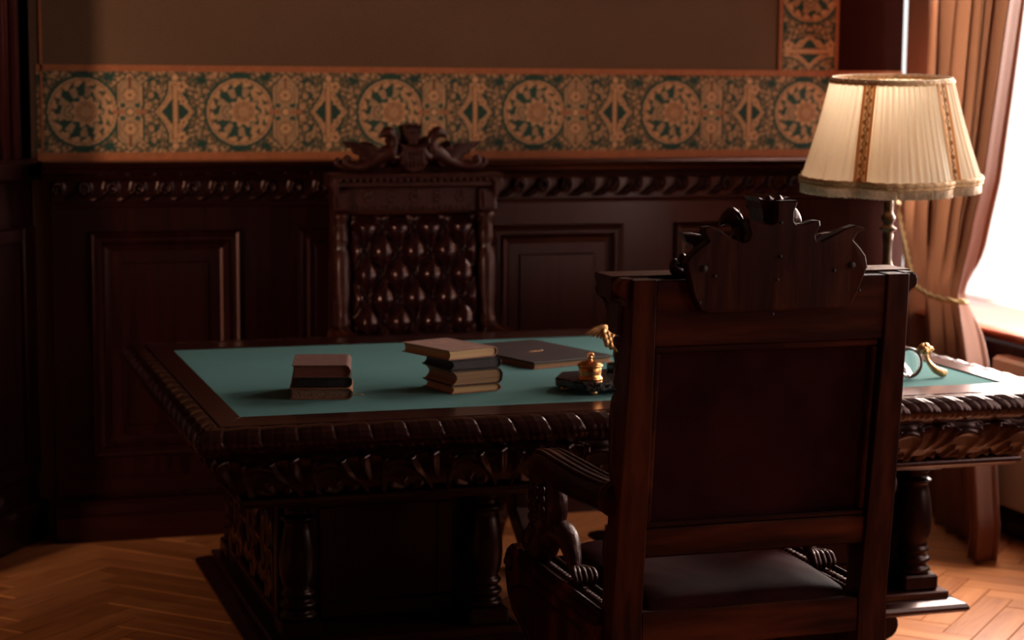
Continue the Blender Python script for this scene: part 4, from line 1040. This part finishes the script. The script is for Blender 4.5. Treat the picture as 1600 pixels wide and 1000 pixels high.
# ================================================================== THE LAMP
LX, LY = 2.682, 5.0
lamp = thing('table_lamp', 'tall brass table lamp with cream pleated fringed shade on the desk', 'table lamp', (LX, LY, ZD))
build('base', MB().lathe([(.043,0),(.0445,.006),(.043,.012),(.036,.018),(.030,.030),(.025,.045),(.022,.055)], 32, rf=lambda a, z: 1+.05*math.cos(6*a)*(z < .03)), 'lamp_brass', lamp)
pp = [(.020,.05),(.014,.07),(.022,.085),(.024,.095),(.014,.11),(.012,.14),(.015,.19),(.019,.23),(.023,.250),(.015,.262),(.012,.275),(.012,.300),(.013,.325),(.016,.345),(.012,.352),(.022,.360),(.024,.364),(.014,.370),(.014,.378),(.019,.388),(.020,.397),(.013,.407),(.0125,.412),(.0135,.430),(.013,.450),(.012,.465),(.023,.474),(.025,.478),(.018,.486),(.012,.490),(.010,.52)]
build('stem', MB().lathe(pp, 20, rf=lambda a, z: 1+.04*math.sin(6*a+z*120)), 'lamp_brass', lamp)['label'] = 'turned stem of dull brass'
build('harp', MB().tube([(0,0,.50),(0,0,.60)], .010, 12), 'lamp_brass', lamp)
hp = MB()
for s in (-1, 1):
    for q in (0, PI/2): hp.tube([(0,0,.772),(s*.155*math.cos(q), s*.155*math.sin(q), .772)], .0022, 6)
hp.tube([(0,0,.60),(0,0,.775)], .004, 8); build('spider', hp, 'lamp_brass', lamp)
build('bulb', MB().lathe([(.012,.0),(.016,.02),(.028,.05),(.030,.07),(.022,.09),(.004,.1)], 20, 0, 0, .60), 'white_wax', lamp)
VA = math.radians(-137.5)          # azimuth of the first valley (seen from the camera, slightly left)
def lobe(a, k=1.0):
    q = abs(math.sin(2.5*(a-VA)))          # 0 in the valleys, five lobes
    return 1-k*.12*(1-q)**2.0
def shade_ring(rad, z, a, t): return rad*lobe(a, .25+.95*(1-t))
NS, NV = 720, 16; rows = []
for j in range(NV):
    t_ = j/(NV-1); rad = .252+(.168-.252)*t_+.004*math.sin(PI*t_)*-1; z = .513+(.782-.513)*t_; row = []
    for i in range(NS):
        a = 2*PI*i/NS; pl = math.sin(a*76)+.45*math.sin(a*55+1.3)+.3*math.sin(a*131)
        rr = shade_ring(rad, z, a, t_)+.0017*pl
        row.append((rr*math.cos(a), rr*math.sin(a), z))
    rows.append(row)
gr = MB().grid(rows)                                   # rows along z, columns around
nv = NS; gr.f = gr.f+[(j*nv+nv-1, j*nv+nv+nv-1, j*nv+nv, j*nv) for j in range(NV-1)]; gr.sm += [True]*(NV-1)
sh = build('shade', gr, 'shade', lamp, fix=False); sh['label'] = 'lobed cream pleated silk shade'
lin = []
for j in range(4):
    t_ = j/3; rad = (.252+(.168-.252)*t_)-.008; lin.append([((rad*lobe(2*PI*i/120, .25+.95*(1-t_)))*math.cos(2*PI*i/120), (rad*lobe(2*PI*i/120, .25+.95*(1-t_)))*math.sin(2*PI*i/120), .476+.304*t_) for i in range(121)])
def ring_tube(name, rad, z, t_, th, mat, wob=0):
    P = []
    for i in range(240):
        a = 2*PI*i/240; rr = shade_ring(rad, z, a, t_)+wob*math.sin(a*60); P.append((rr*math.cos(a), rr*math.sin(a), z+wob*math.cos(a*44)))
    return build(name, MB().tube(P, th, 8, closed=True), mat, sh)
sh.rotation_euler = (math.radians(2.9), math.radians(-1.5), 0); sh.location = (-.020, -.030, .003)
ring_tube('top_braid', .169, .778, 1, .0055, 'braid', .0008); ring_tube('top_wire', .166, .786, 1, .003, 'fringe')
ring_tube('bottom_braid', .254, .512, 0, .0075, 'braid', .0012); ring_tube('bottom_braid', .255, .502, 0, .005, 'braid', .0008)
fr = MB()
for i in range(560):
    a = 2*PI*i/560; rr = shade_ring(.254, 0, a, 0); x, y = rr*math.cos(a), rr*math.sin(a); dx = random.uniform(-.0012, .0012); r_ = .0017
    z0 = .474+random.uniform(-.0015,.0015)
    vs = [(x+r_*math.cos(b), y+r_*math.sin(b), .502) for b in (0, 2.1, 4.2)]+[(x+dx+r_*math.cos(b), y+dx+r_*math.sin(b), z0) for b in (0, 2.1, 4.2)]
    fr.add(vs, [(0,1,4,3),(1,2,5,4),(2,0,3,5),(5,4,3)], True)
fo = build('fringe', fr, 'fringe', sh); fo['kind'] = 'stuff'
# ribbons down each valley
for q in range(5):
    a0 = VA+q*2*PI/5; nu_, nv_ = 40, 160; rows = []; cols = []
    for i in range(nu_):
        row = []
        for j in range(nv_):
            u, v = i/(nu_-1)*2-1, j/(nv_-1); rad = .252+(.168-.252)*v; hw = .021-.003*v; a = a0+u*hw/rad
            rr = shade_ring(rad, 0, a, v)+.0032; row.append((rr*math.cos(a), rr*math.sin(a), .513+(.782-.513)*v))
            au = abs(u)
            if au > .62: c_ = (.62,.26,.09)
            elif au > .56: c_ = (.75,.52,.3)
            else:
                w_ = math.sin(v*44)*.30; c_ = (.82,.58,.36)
                if abs(u-w_) < .10 or abs(abs(u-w_*-1)-.12) < .05 or math.hypot((u+w_*1.1)*.5, ((v*44/PI) % 1-.5)*.5) < .16: c_ = (.34,.15,.06)
            cols.append((*c_, 1))
        rows.append(row)
    rbn = build('ribbon', MB().grid(rows), 'trimprint', sh, fix=False)
    ca = rbn.data.color_attributes.new('print', 'FLOAT_COLOR', 'POINT'); ca.data.foreach_set('color', np.array(cols, np.float32).ravel())
    if q == 0: rbn['label'] = 'rust ribbon with scrolling leaf pattern'
